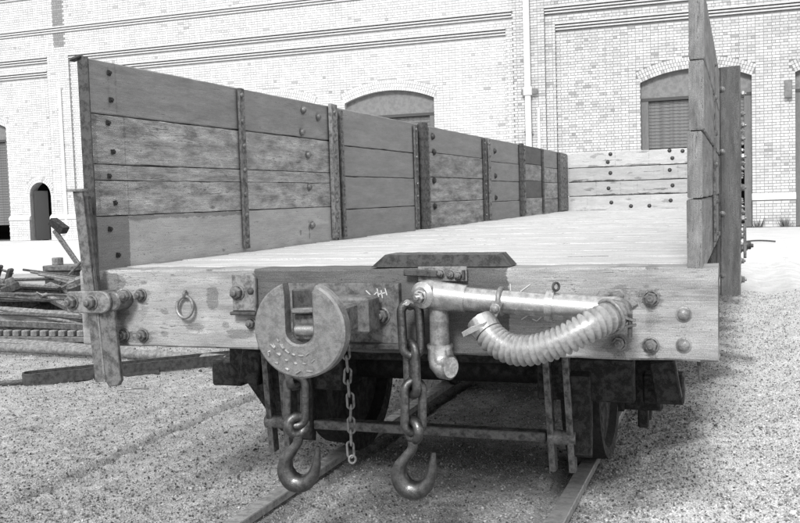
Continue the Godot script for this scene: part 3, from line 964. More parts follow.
func make_bogie(w: Node3D, zc: float) -> void:
	var b := Node3D.new()
	b.name = "bogie"
	w.add_child(b, true)
	b.position = Vector3(0, 0, zc)
	begin(2)
	lathe([Vector2(0.0, -0.07), Vector2(0.075, -0.07), Vector2(0.075, -0.03), Vector2(0.13, -0.015), Vector2(0.315, -0.030), Vector2(0.325, -0.062), Vector2(0.372, -0.066), Vector2(0.379, 0.048), Vector2(0.395, 0.058), Vector2(0.408, 0.070), Vector2(0.400, 0.084), Vector2(0.325, 0.084), Vector2(0.315, 0.03), Vector2(0.13, 0.02), Vector2(0.08, 0.07), Vector2(0.0, 0.07)], 44)
	var wheel := commit()
	for z: float in [0.80, -0.80]:
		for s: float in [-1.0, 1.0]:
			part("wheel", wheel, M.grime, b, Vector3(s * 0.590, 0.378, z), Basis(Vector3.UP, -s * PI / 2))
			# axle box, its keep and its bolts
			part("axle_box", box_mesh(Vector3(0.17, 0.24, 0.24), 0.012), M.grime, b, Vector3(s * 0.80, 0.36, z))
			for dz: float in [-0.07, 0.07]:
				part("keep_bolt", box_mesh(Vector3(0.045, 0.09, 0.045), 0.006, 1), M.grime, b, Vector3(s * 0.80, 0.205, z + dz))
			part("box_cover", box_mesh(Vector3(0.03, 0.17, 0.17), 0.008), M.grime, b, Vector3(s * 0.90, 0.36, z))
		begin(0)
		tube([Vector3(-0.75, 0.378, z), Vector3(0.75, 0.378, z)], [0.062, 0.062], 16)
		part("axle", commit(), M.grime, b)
	for s: float in [-1.0, 1.0]:
		# plate frame with dropped pedestals
		begin(2)
		uv_long = 0
		slab(PackedVector2Array([Vector2(-1.12, 0.62), Vector2(-1.08, 0.46), Vector2(-0.98, 0.46), Vector2(-0.95, 0.24), Vector2(-0.65, 0.24), Vector2(-0.62, 0.42), Vector2(0.62, 0.42), Vector2(0.65, 0.24), Vector2(0.95, 0.24), Vector2(0.98, 0.46), Vector2(1.08, 0.46), Vector2(1.12, 0.62)]), -0.012, 0.012, 0.0)
		part("side_frame", commit(), M.grime, b, Vector3(s * 0.715, 0, 0), Basis(Vector3.UP, PI / 2))
		part("spring", box_mesh(Vector3(0.09, 0.10, 0.62), 0.01, 2), M.grime, b, Vector3(s * 0.83, 0.54, 0.80))
		part("spring", box_mesh(Vector3(0.09, 0.10, 0.62), 0.01, 2), M.grime, b, Vector3(s * 0.83, 0.54, -0.80))
		part("spring_hanger", box_mesh(Vector3(0.10, 0.16, 0.05), 0.006, 1), M.grime, b, Vector3(s * 0.915, 0.42, 1.16), Basis(Vector3(0, 0, 1), s * 0.16))
		part("step_iron", box_mesh(Vector3(0.16, 0.12, 0.10), 0.008), M.grime, b, Vector3(s * 0.90 if s > 0 else -1.09, 0.37, 1.05))
	begin()
	slab(PackedVector2Array([Vector2(-1.05, 0.55), Vector2(-1.05, 0.43), Vector2(-0.98, 0.36), Vector2(-0.80, 0.12), Vector2(-0.72, 0.10), Vector2(-0.68, 0.55)]), 1.10, 1.13)
	part("gusset", commit(), M.grime, b)
	part("bolster", box_mesh(Vector3(1.9, 0.16, 0.26), 0.01), M.grime, b, Vector3(0, 0.56, 0))
	for z: float in [1.14, -1.14]:
		part("end_rail", box_mesh(Vector3(1.56, 0.13, 0.035), 0.005), M.grime, b, Vector3(0, 0.53, z))
		# brake beam and hangers
		begin(0)
		box(Vector3(-0.02, 0.196, 0), Vector3(1.02, 0.040, 0.06), 0.004)
		part("brake_beam", commit(), M.rust, b, Vector3(-0.03, 0, z * 1.10))
		for s: float in [-1.0, 1.0]:
			for x: float in [0.475, 0.553]:
				var hb := box_mesh(Vector3(0.026, 0.56, 0.05), 0.002, 1)
				var xx := s * x if s > 0 else -x - 0.22
				part("brake_hanger", hb, M.rust, b, Vector3(xx, 0.345, z * 1.12), Basis(Vector3(0, 0, 1), 0.045 if s > 0 else 0.05))
			var xc := 0.52 if s > 0 else -0.74
			begin(0)
			tube([Vector3(-0.05, 0, 0), Vector3(0.06, 0, 0)], [0.030, 0.030], 14)
			part("brake_pin", commit(), M.rust_pale, b, Vector3(xc, 0.2, z * 1.12))
			begin(1)
			slab(PackedVector2Array([Vector2(-0.07, -0.16), Vector2(-0.03, -0.18), Vector2(0.0, -0.05), Vector2(0.005, 0.06), Vector2(-0.02, 0.17), Vector2(-0.06, 0.15), Vector2(-0.045, 0.0)]), -0.04, 0.04, 0.004)
			part("brake_block", commit(), M.grime, b, Vector3(s * 0.60, 0.30, z * 1.08), Basis(Vector3.UP, PI / 2 if z > 0 else -PI / 2))
	for s: float in [-1.0, 1.0]:
		part("transom_end", box_mesh(Vector3(0.38, 0.17, 0.05), 0.006), M.grime, b, Vector3(s * 0.615, 0.43, 1.235))

# ---------------------------------------------------------------- chains
func link_mesh(l: float, wd: float, r: float) -> ArrayMesh:
	var pts := []
	var hl := l / 2 - wd / 2
	for i in 11:
		var a := PI * i / 10
		pts.append(Vector3(cos(a) * wd / 2, hl + sin(a) * wd / 2, 0))
	for i in 11:
		var a := PI + PI * i / 10
		pts.append(Vector3(cos(a) * wd / 2, -hl + sin(a) * wd / 2, 0))
	begin()
	tube(pts, [r], 10, true)
	return commit()

func hook_mesh(sc := 1.0) -> ArrayMesh:
	# forged hook: shank from the eye, round the bowl, up to a blunt tip
	var c := [Vector3(-0.002, 0.0, 0), Vector3(-0.004, -0.025, 0), Vector3(-0.022, -0.05, 0), Vector3(-0.046, -0.085, 0), Vector3(-0.05, -0.122, 0), Vector3(-0.028, -0.156, 0), Vector3(0.008, -0.163, 0), Vector3(0.040, -0.142, 0), Vector3(0.056, -0.105, 0), Vector3(0.062, -0.066, 0), Vector3(0.066, -0.036, 0)]
	var r := [0.020, 0.019, 0.022, 0.029, 0.035, 0.038, 0.035, 0.028, 0.021, 0.015, 0.008]
	var cv := Curve3D.new()
	for i in c.size():
		var t: Vector3 = (c[mini(i + 1, c.size() - 1)] - c[maxi(i - 1, 0)]) / 6.0
		cv.add_point(c[i] * sc, -t * sc, t * sc)
	var pts := []
	var rad := []
	var tot := cv.get_baked_length()
	for i in 41:
		var q := float(i) / 40.0
		pts.append(cv.sample_baked(tot * q, true))
		var k := q * (r.size() - 1)
		var k0 := int(floor(k))
		rad.append(lerpf(r[k0], r[mini(k0 + 1, r.size() - 1)], k - k0) * sc)
	begin()
	tube(pts, rad, 16, false, true, 0.8)
	return commit()

func make_chains() -> void:
	var big := link_mesh(0.168, 0.058, 0.0150)
	# chain under the round plate
	var a := thing("safety_chain", "short heavy chain with a forged hook hanging below the round slotted plate", "chain", Vector3(-0.205, 0.40, 0.10), "safety chains")
	part("link", big, M.chain, a, Vector3(-0.002, 0.235, 0.0), Basis(Vector3.UP, 1.35))
	part("link", big, M.chain, a, Vector3(0.0, 0.100, 0.0), Basis(Vector3(0, 0, 1), -0.05) * Basis(Vector3.UP, 0.35))
	var pts := []
	for i in 18:
		pts.append(Vector3(cos(TAU * i / 18) * 0.030, sin(TAU * i / 18) * 0.030, 0))
	begin()
	tube(pts, [0.0165], 12, true)
	var eye := commit()
	part("hook_eye", eye, M.chain, a, Vector3(0, 0.018, 0), Basis(Vector3.UP, 0.75))
	part("hook", hook_mesh(1.0), M.chain, a, Vector3(0.004, -0.016, 0.0), Basis(Vector3.UP, 0.15))
	# chain to the right of it
	var c := thing("safety_chain", "long heavy chain with a forged hook hanging beside the drain elbow", "chain", Vector3(0.200, 0.395, 0.075), "safety chains")
	part("link", big, M.chain, c, Vector3(0.006, 0.352, 0.012), Basis(Vector3(0, 0, 1), 0.03) * Basis(Vector3.UP, 0.35))
	part("link", big, M.chain, c, Vector3(0.000, 0.222, 0.0), Basis(Vector3.UP, -0.75))
	part("link", big, M.chain, c, Vector3(0.002, 0.098, 0.0), Basis(Vector3(0, 0, 1), -0.03) * Basis(Vector3.UP, 0.6))
	part("hook_eye", eye, M.chain, c, Vector3(0, 0.022, 0), Basis(Vector3.UP, -0.7))
	part("hook", hook_mesh(1.0), M.chain, c, Vector3(-0.002, -0.012, 0.0), Basis(Vector3.UP, 0.1))
	begin(2)
	tube([Vector3(0.0, 0.422, -0.062), Vector3(0.0, 0.424, 0.0), Vector3(0.0, 0.44, 0.028)], [0.013, 0.013, 0.011], 10)
	part("hanger_pin", commit(), M.rust, c)
	# light chain in the middle
	var s := thing("light_chain", "thin small-link chain hanging beside the round slotted plate", "chain", Vector3(-0.008, 0.33, 0.11))
	var sm := link_mesh(0.052, 0.021, 0.0042)
	for i in 11:
		part("link", sm, M.rust, s, Vector3(rng.randf_range(-0.002, 0.002) + 0.004 * sin(i * 0.6), 0.02 + i * 0.0405, 0), Basis(Vector3(0, 0, 1), rng.randf_range(-0.12, 0.12)) * Basis(Vector3.UP, (0.35 if i % 2 == 0 else 0.35 + PI / 2)))
	pts = []
	for i in 14:
		pts.append(Vector3(cos(TAU * i / 14) * 0.011, sin(TAU * i / 14) * 0.013, 0))
	begin()
	tube(pts, [0.004], 8, true)
	part("end_ring", commit(), M.rust_pale, s, Vector3(0.004, -0.012, 0), Basis(Vector3.UP, 0.5))

# ---------------------------------------------------------------- track and ground
var gn := FastNoiseLite.new()
var gn2 := FastNoiseLite.new()

func ground_y(x: float, z: float) -> float:
	var y := -0.034
	var near := clampf(1.0 - (Vector2(x + 2.0, z + 3.0).length() - 14.0) / 6.0, 0.0, 1.0)
	y += gn.get_noise_2d(x * 22.0, z * 22.0) * 0.016 * near
	y += gn2.get_noise_2d(x * 90.0, z * 60.0) * 0.007 * near
	y += gn2.get_noise_2d(x * 360.0 + 40.0, z * 330.0) * 0.009 * near
	if near > 0.0:
		var wob := gn.get_noise_2d(z * 9.0, 300.0) * 0.10
		for f: Array in [[-1.62, 0.03, 0.035], [-1.34, 0.025, 0.012], [-2.05, 0.03, 0.014], [-2.5, 0.04, 0.012], [-1.05, 0.03, 0.012], [-3.0, 0.04, 0.010]]:
			var d: float = absf(x - f[0] - wob * 0.5) / f[1]
			y -= f[2] * exp(-d * d) - f[2] * 0.6 * exp(-pow(d - 1.9, 2.0))
		var cx := 1.30 + 0.05 * (z + 3.0) * -0.6 + wob
		for q: Array in [[0.0, 0.16], [0.55, 0.14], [1.2, 0.2]]:
			var d2: float = (x - cx - q[0]) / q[1]
			y -= 0.018 * exp(-d2 * d2) - 0.012 * exp(-pow(absf(d2) - 1.7, 2.0))
		# room along the inside of the rails
		for s: float in [-1.0, 1.0]:
			var d3: float = (x - s * 0.49) / 0.05
			y -= 0.03 * exp(-d3 * d3)
	return y

func soil_tone(x: float, z: float) -> float:
	# 1 on the pale trodden sand; cinders darker, more so between the rails and along furrows
	var n := gn.get_noise_2d(x * 16.0 + 50.0, z * 10.0)
	var n2 := gn2.get_noise_2d(x * 50.0, z * 26.0 + 90.0)
	var n3 := gn2.get_noise_2d(x * 260.0, z * 240.0 + 20.0)
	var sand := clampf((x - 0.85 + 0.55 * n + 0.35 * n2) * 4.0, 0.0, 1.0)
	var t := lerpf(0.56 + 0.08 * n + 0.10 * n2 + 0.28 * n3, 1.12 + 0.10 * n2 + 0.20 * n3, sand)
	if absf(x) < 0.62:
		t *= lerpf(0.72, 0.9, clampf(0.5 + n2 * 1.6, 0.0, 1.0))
	var wob := gn.get_noise_2d(z * 9.0, 300.0) * 0.05
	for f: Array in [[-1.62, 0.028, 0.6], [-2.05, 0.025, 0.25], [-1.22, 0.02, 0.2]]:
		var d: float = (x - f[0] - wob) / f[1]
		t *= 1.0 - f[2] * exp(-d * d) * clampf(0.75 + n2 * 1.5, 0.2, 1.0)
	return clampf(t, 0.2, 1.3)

func make_ground() -> void:
	gn.seed = 5
	gn.frequency = 0.05
	gn.fractal_octaves = 4
	gn2.seed = 9
	gn2.frequency = 0.06
	gn2.fractal_octaves = 3
	var xs := []
	var zs := []
	var x := -160.0
	while x < 130.0:
		xs.append(x)
		x += 0.024 if x > -3.6 and x < 2.6 else (0.12 if x > -10.0 and x < 5.0 else (1.0 if x > -40 and x < 40 else 15.0))
	var z := -150.0
	while z < 40.0:
		zs.append(z)
		z += 0.028 if z > -4.2 and z < 0.4 else (0.12 if z > -11.0 and z < 3.0 else (1.0 if z > -45 else 15.0))
	begin()
	var w := xs.size()
	var h := zs.size()
	var cc := PackedColorArray()
	cc.resize(w * h)
	vv.resize(w * h); nn.resize(w * h); uu.resize(w * h)
	for j in h:
		for i in w:
			vv[j * w + i] = Vector3(xs[i], ground_y(xs[i], zs[j]), zs[j])
			uu[j * w + i] = Vector2(xs[i], zs[j])
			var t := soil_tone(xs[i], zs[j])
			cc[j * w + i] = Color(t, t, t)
	for j in h:
		for i in w:
			var dx := vv[j * w + mini(i + 1, w - 1)] - vv[j * w + maxi(i - 1, 0)]
			var dz := vv[mini(j + 1, h - 1) * w + i] - vv[maxi(j - 1, 0) * w + i]
			nn[j * w + i] = dz.cross(dx).normalized()
	var q := PackedInt32Array()
	q.resize((w - 1) * (h - 1) * 6)
	var k := 0
	for j in h - 1:
		for i in w - 1:
			var a := j * w + i
			q[k] = a; q[k + 1] = a + 1; q[k + 2] = a + w; q[k + 3] = a + 1; q[k + 4] = a + w + 1; q[k + 5] = a + w
			k += 6
	ii = q
	var arr := []
	arr.resize(Mesh.ARRAY_MAX)
	arr[Mesh.ARRAY_VERTEX] = vv; arr[Mesh.ARRAY_NORMAL] = nn; arr[Mesh.ARRAY_TEX_UV] = uu; arr[Mesh.ARRAY_COLOR] = cc; arr[Mesh.ARRAY_INDEX] = ii
	var gm := ArrayMesh.new()
	gm.add_surface_from_arrays(Mesh.PRIMITIVE_TRIANGLES, arr)
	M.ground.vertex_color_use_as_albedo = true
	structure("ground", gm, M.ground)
	# the pale hard yard in front of the building
	begin()
	var edge := PackedVector2Array()
	for i in 61:
		var xx := -60.0 + i * 1.6
		edge.append(Vector2(xx, 12.0 + gn.get_noise_2d(xx * 12.0, 77.0) * 1.5 + (1.2 if xx > 0 else 0.0)))
	edge.append(Vector2(36, 27.36))
	edge.append(Vector2(-60, 27.36))
	slab(edge, -0.05, -0.008)
	var m := commit()
	var o := structure("paved_yard", m, M.yard)
	o.transform = Transform3D(Basis(Vector3.RIGHT, -PI / 2), Vector3.ZERO)
	# rails
	var prof := PackedVector2Array([Vector2(0.0, -0.03), Vector2(-0.004, -0.033), Vector2(-0.03, -0.033), Vector2(-0.036, -0.008), Vector2(-0.095, -0.008), Vector2(-0.105, -0.055), Vector2(-0.115, -0.055), Vector2(-0.115, 0.055), Vector2(-0.105, 0.055), Vector2(-0.095, 0.008), Vector2(-0.036, 0.008), Vector2(-0.03, 0.033), Vector2(-0.004, 0.033), Vector2(0.0, 0.03)])
	var rm := section(prof, 30.0)
	single("track_rail", rm, M.rail_top, Vector3(-0.566, 0, -9), Basis(Vector3.UP, PI / 2), "worn steel rail under the round plate's side of the wagon", "rail", "rails under the wagon")
	single("track_rail", rm, M.rail_top, Vector3(0.566, 0, -9), Basis(Vector3.UP, PI / 2), "worn steel rail under the corrugated hose's side of the wagon", "rail", "rails under the wagon")
	make_gravel()

func pebble(sd: int) -> ArrayMesh:
	rng.seed = sd
	begin()
	var d := [Vector3.UP, Vector3.DOWN]
	for i in 5:
		d.append(Vector3(cos(TAU * i / 5), 0.45, sin(TAU * i / 5)).normalized())
	for i in 5:
		d.append(Vector3(cos(TAU * (i + 0.5) / 5), -0.45, sin(TAU * (i + 0.5) / 5)).normalized())
	var p := []
	for v: Vector3 in d:
		p.append(v * rng.randf_range(0.7, 1.1) * Vector3(1.0, 0.7, 0.85))
	for i in 5:
		var j := (i + 1) % 5
		for t: Array in [[0, 2 + i, 2 + j], [2 + i, 2 + j, 7 + i], [2 + j, 7 + i, 7 + j], [1, 7 + i, 7 + j]]:
			tri(p[t[0]], p[t[1]], p[t[2]], p[t[0]] + p[t[1]] + p[t[2]])
	return commit()

func make_gravel() -> void:
	var n := 125000
	for kind in 3:
		var mm := MultiMesh.new()
		mm.transform_format = MultiMesh.TRANSFORM_3D
		mm.use_colors = true
		mm.mesh = pebble(70 + kind)
		rng.seed = 900 + kind
		mm.instance_count = n
		for i in n:
			# thicker near the camera, along the line of sight, thinner beyond
			var z := 0.3 - 9.0 * pow(rng.randf(), 2.0)
			var x := rng.randf_range(-3.4 + 0.45 * z, 2.4)
			if rng.randf() < 0.35:
				x = rng.randf_range(0.6, 2.6)
			var s := 0.0024 + 0.0056 * pow(rng.randf(), 4.5)
			if rng.randf() < 0.004:
				s *= 2.4
			var b := Basis.from_euler(Vector3(rng.randf() * TAU, rng.randf() * TAU, rng.randf() * TAU)).scaled(Vector3.ONE * s)
			mm.set_instance_transform(i, Transform3D(b, Vector3(x, ground_y(x, z) + s * 0.25, z)))
			var v := 0.05 + 0.30 * rng.randf() if rng.randf() < 0.55 else rng.randf_range(0.35, 0.65)
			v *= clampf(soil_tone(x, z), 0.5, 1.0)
			mm.set_instance_color(i, Color(v, v, v))
		var o := MultiMeshInstance3D.new()
		o.name = numbered("gravel")
		o.multimesh = mm
		o.material_override = M.stone
		add_child(o)
		tag(o, ["fine grey gravel strewn over the yard round the wagon", "loose chips of stone lying among the gravel", "small dark and pale pebbles scattered on the dirt"][kind], "gravel", "", "stuff")

# ---------------------------------------------------------------- building
const FZ := -27.3

func arch_top(x: float, c: float, half: float, spring: float, rise: float) -> float:
	# height of a segmental (or round) arch over x
	var r := (half * half + rise * rise) / (2.0 * rise)
	var d := x - c
	if absf(d) > half:
		return -1.0
	return spring + rise - r + sqrt(maxf(0.0, r * r - d * d))

func panel_outline(x0: float, x1: float, y1: float, holes: Array) -> PackedVector2Array:
	var p := PackedVector2Array()
	p.append(Vector2(x0, -0.1))
	for hl: Array in holes:
		var c: float = hl[0]
		var hf: float = hl[1]
		p.append(Vector2(c - hf, -0.1))
		for i in 21:
			var x := c - hf + 2 * hf * i / 20.0
			p.append(Vector2(x, arch_top(clampf(x, c - hf + 1e-4, c + hf - 1e-4), c, hf, hl[2], hl[3])))
		p.append(Vector2(c + hf, -0.1))
	p.append(Vector2(x1, -0.1))
	p.append(Vector2(x1, y1))
	p.append(Vector2(x0, y1))
	return p

func make_building() -> void:
	var b := thing("brick_workshop", "long pale brick railway workshop with arched doorways across the yard", "building", Vector3(0, 0, FZ))
	var doors := [-18.95, -14.51, -10.07]
	var right_doors := [-0.11, 4.33, 8.77]
	var H := 11.0
	# each: outer x0, x1, inner x0, x1, holes
	var panels := [
		[-40.0, -24.03, -40.0, -24.16, [[-28.02, 1.62, 4.53, 0.34], [-24.89, 0.51, 1.78, 0.50]]],
		[-23.05, -5.70, -22.70, -5.93, [[doors[0], 1.62, 4.53, 0.34], [doors[1], 1.62, 4.53, 0.34], [doors[2], 1.62, 4.53, 0.34]]],
		[-4.65, 12.7, -4.33, 12.4, [[right_doors[0], 1.62, 4.53, 0.34], [right_doors[1], 1.62, 4.53, 0.34], [right_doors[2], 1.62, 4.53, 0.34]]],
	]
	var y_out := 7.12
	var y_in := 6.60
	begin()
	box(Vector3(-23.6, (y_out + H) / 2, -0.30), Vector3(35.8, H - y_out, 0.60))
	box(Vector3((-24.03 - 23.05) / 2, y_out / 2 - 0.1, -0.30), Vector3(0.98, y_out + 0.2, 0.60))
	part("wall", commit(), M.mortar, b)
	begin()
	box(Vector3(5.4, (y_out + H) / 2, -0.30), Vector3(22.2, H - y_out, 0.60))
	for p: Array in [[-5.70, -4.65], [12.7, 16.5]]:
		box(Vector3((p[0] + p[1]) / 2.0, y_out / 2 - 0.1, -0.30), Vector3(p[1] - p[0], y_out + 0.2, 0.60))
	part("wall", commit(), M.mortar_dark, b)
	for p: Array in panels:
		begin()
		box(Vector3((p[0] + p[1]) / 2.0, (y_in + y_out) / 2, -0.35), Vector3(p[1] - p[0], y_out - y_in, 0.50))
		if p[2] > p[0]:
			box(Vector3((p[0] + p[2]) / 2.0, y_in / 2 - 0.1, -0.35), Vector3(p[2] - p[0], y_in + 0.2, 0.50))
		box(Vector3((p[1] + p[3]) / 2.0, y_in / 2 - 0.1, -0.35), Vector3(absf(p[1] - p[3]), y_in + 0.2, 0.50))
		slab(panel_outline(p[2], p[3], y_in, p[4]), -0.60, -0.20)
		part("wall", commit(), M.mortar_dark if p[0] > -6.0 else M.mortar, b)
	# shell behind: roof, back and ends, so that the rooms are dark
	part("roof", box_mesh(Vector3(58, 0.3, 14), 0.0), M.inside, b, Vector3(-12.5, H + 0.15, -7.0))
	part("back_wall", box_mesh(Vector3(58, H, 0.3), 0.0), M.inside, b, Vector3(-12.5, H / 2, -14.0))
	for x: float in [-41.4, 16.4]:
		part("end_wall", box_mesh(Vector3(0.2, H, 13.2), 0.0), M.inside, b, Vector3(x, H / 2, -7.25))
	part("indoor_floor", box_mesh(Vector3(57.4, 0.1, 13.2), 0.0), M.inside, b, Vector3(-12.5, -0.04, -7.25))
	# oversailing brick courses
	begin()
	for k in 3:
		box(Vector3(-12.5, 8.16 - k * 0.086, 0.04 - k * 0.015), Vector3(58.0, 0.052, 0.16 - k * 0.034))
	part("string_course", commit(), M.coping, b)
	begin()
	for k in 3:
		box(Vector3(-12.5, 9.55 - k * 0.086, 0.04 - k * 0.015), Vector3(58.0, 0.052, 0.16 - k * 0.034))
	part("string_course", commit(), M.coping, b)
	for p: Array in panels:
		begin()
		for k in 3:
			box(Vector3((p[0] + p[1]) / 2.0, y_out - 0.035 - k * 0.086, -0.10 + 0.08 - k * 0.022), Vector3(p[1] - p[0] - 0.012 , 0.048, 0.13 - k * 0.044))
			box(Vector3((p[2] + p[3]) / 2.0, y_in - 0.035 - k * 0.086, -0.20 + 0.08 - k * 0.022), Vector3(p[3] - p[2] - 0.012, 0.048, 0.13 - k * 0.044))
		part("panel_head", commit(), M.coping, b)
	# plinth of brick with a sloping pale cap
	var plinths := []
	for p: Array in panels:
		var x0: float = p[2]
		for hl: Array in p[4]:
			plinths.append([x0, hl[0] - hl[1], -0.20])
			x0 = hl[0] + hl[1]
		plinths.append([x0, p[3], -0.20])
	for p: Array in [[-24.16, -22.70, 0.0], [-5.93, -4.33, 0.0]]:
		plinths.append(p)
	for p: Array in plinths:
		if p[1] - p[0] < 0.05:
			continue
		part("plinth", box_mesh(Vector3(p[1] - p[0], 0.86, 0.10), 0.0), M.mortar_dark if p[0] > -6.0 else M.mortar, b, Vector3((p[0] + p[1]) / 2.0, 0.38, p[2] + 0.05))
		var cap := section(PackedVector2Array([Vector2(0, 0), Vector2(0, 0.125), Vector2(0.10, 0.115), Vector2(0.20, 0.0)]), p[1] - p[0] + 0.02)
		part("plinth_cap", cap, M.stone_cap, b, Vector3((p[0] + p[1]) / 2.0, 0.81, p[2] + 0.002))
	lay_bricks(b, panels, plinths, y_in, y_out)
	for p: Array in panels:
		for hl: Array in p[4]:
			if hl[1] > 1.0:
				make_door(b, hl[0], hl[1], hl[2], hl[3])
			else:
				# small round-headed doorway: frame and half-open leaf
				part("door_leaf", box_mesh(Vector3(0.52, 1.95, 0.05), 0.004, 1), M.door_dark, b, Vector3(hl[0] - 0.22, 0.98, -0.50), Basis(Vector3.UP, 0.9))
	# rainwater pipes
	begin(1)
	tube([Vector3(-5.20, H, 0.13), Vector3(-5.20, 4.62, 0.13)], [0.105, 0.105], 16)
	tube([Vector3(-5.20, 4.62, 0.13), Vector3(-5.20, 4.36, 0.13)], [0.15, 0.15], 12)
	tube([Vector3(-5.20, 4.36, 0.13), Vector3(-5.20, 0.05, 0.13)], [0.098, 0.098], 16)
	var dp := part("downpipe", commit(), M.white_paint, b)
	part("pipe_bracket", box_mesh(Vector3(0.52, 0.16, 0.10), 0.01), M.tympanum, dp, Vector3(-5.14, 4.46, 0.13))
	part("pipe_bracket", box_mesh(Vector3(0.30, 0.06, 0.06), 0.01), M.tympanum, dp, Vector3(-5.2, 3.2, 0.13))
	begin(1)
	tube([Vector3(-4.88, 3.95, 0.05), Vector3(-4.88, 0.05, 0.05)], [0.045, 0.045], 10)
	part("downpipe", commit(), M.white_paint, b)
	begin(1)
	tube([Vector3(-23.47, 5.80, 0.07), Vector3(-23.47, 0.05, 0.07)], [0.06, 0.06], 12)
	part("downpipe", commit(), M.white_paint, b)
	part("wall_box", box_mesh(Vector3(0.20, 0.52, 0.16), 0.01), M.tympanum, b, Vector3(2.52, 4.05, -0.11))

func make_door(b: Node3D, c: float, hf: float, spring: float, rise: float) -> void:
	# timber frame, boarded head and a rolling shutter, set back in the opening
	var z := -0.42
	var head_y := 4.06
	var pts := PackedVector2Array([Vector2(c - hf + 0.002, head_y), Vector2(c + hf - 0.002, head_y)])
	for i in 17:
		var x := c + hf - 2 * hf * i / 16.0
		pts.append(Vector2(clampf(x, c - hf + 0.002, c + hf - 0.002), arch_top(clampf(x, c - hf + 0.004, c + hf - 0.004), c, hf, spring, rise) + 0.01))
	begin()
	slab(pts, z - 0.05, z + 0.05)
	part("door_head", commit(), M.tympanum, b)
	for s: float in [-1.0, 1.0]:
		part("door_jamb", box_mesh(Vector3(0.22, head_y, 0.12), 0.008, 1), M.door, b, Vector3(c + s * (hf - 0.112), head_y / 2, z))
	part("door_lintel", box_mesh(Vector3(2 * hf - 0.01, 0.10, 0.09), 0.008), M.door_dark, b, Vector3(c, head_y - 0.052, z + 0.03))
	var sh := Node3D.new()
	sh.name = "shutter"
	b.add_child(sh, true)
	var open := 2.45 if c > -3.0 else (0.0 if c > -12.0 else 0.6)
	sh.position = Vector3(c, 0, z - 0.05)
	if not mesh_cache.has("slat"):
		begin()
		box(Vector3.ZERO, Vector3(2 * hf - 0.43, 0.098, 0.03), 0.008)
		mesh_cache["slat"] = commit()
	var y := head_y - 0.16
	while y > open:
		part("slat", mesh_cache["slat"], M.shutter, sh, Vector3(0, y, rng.randf_range(-0.002, 0.002)))
		y -= 0.104

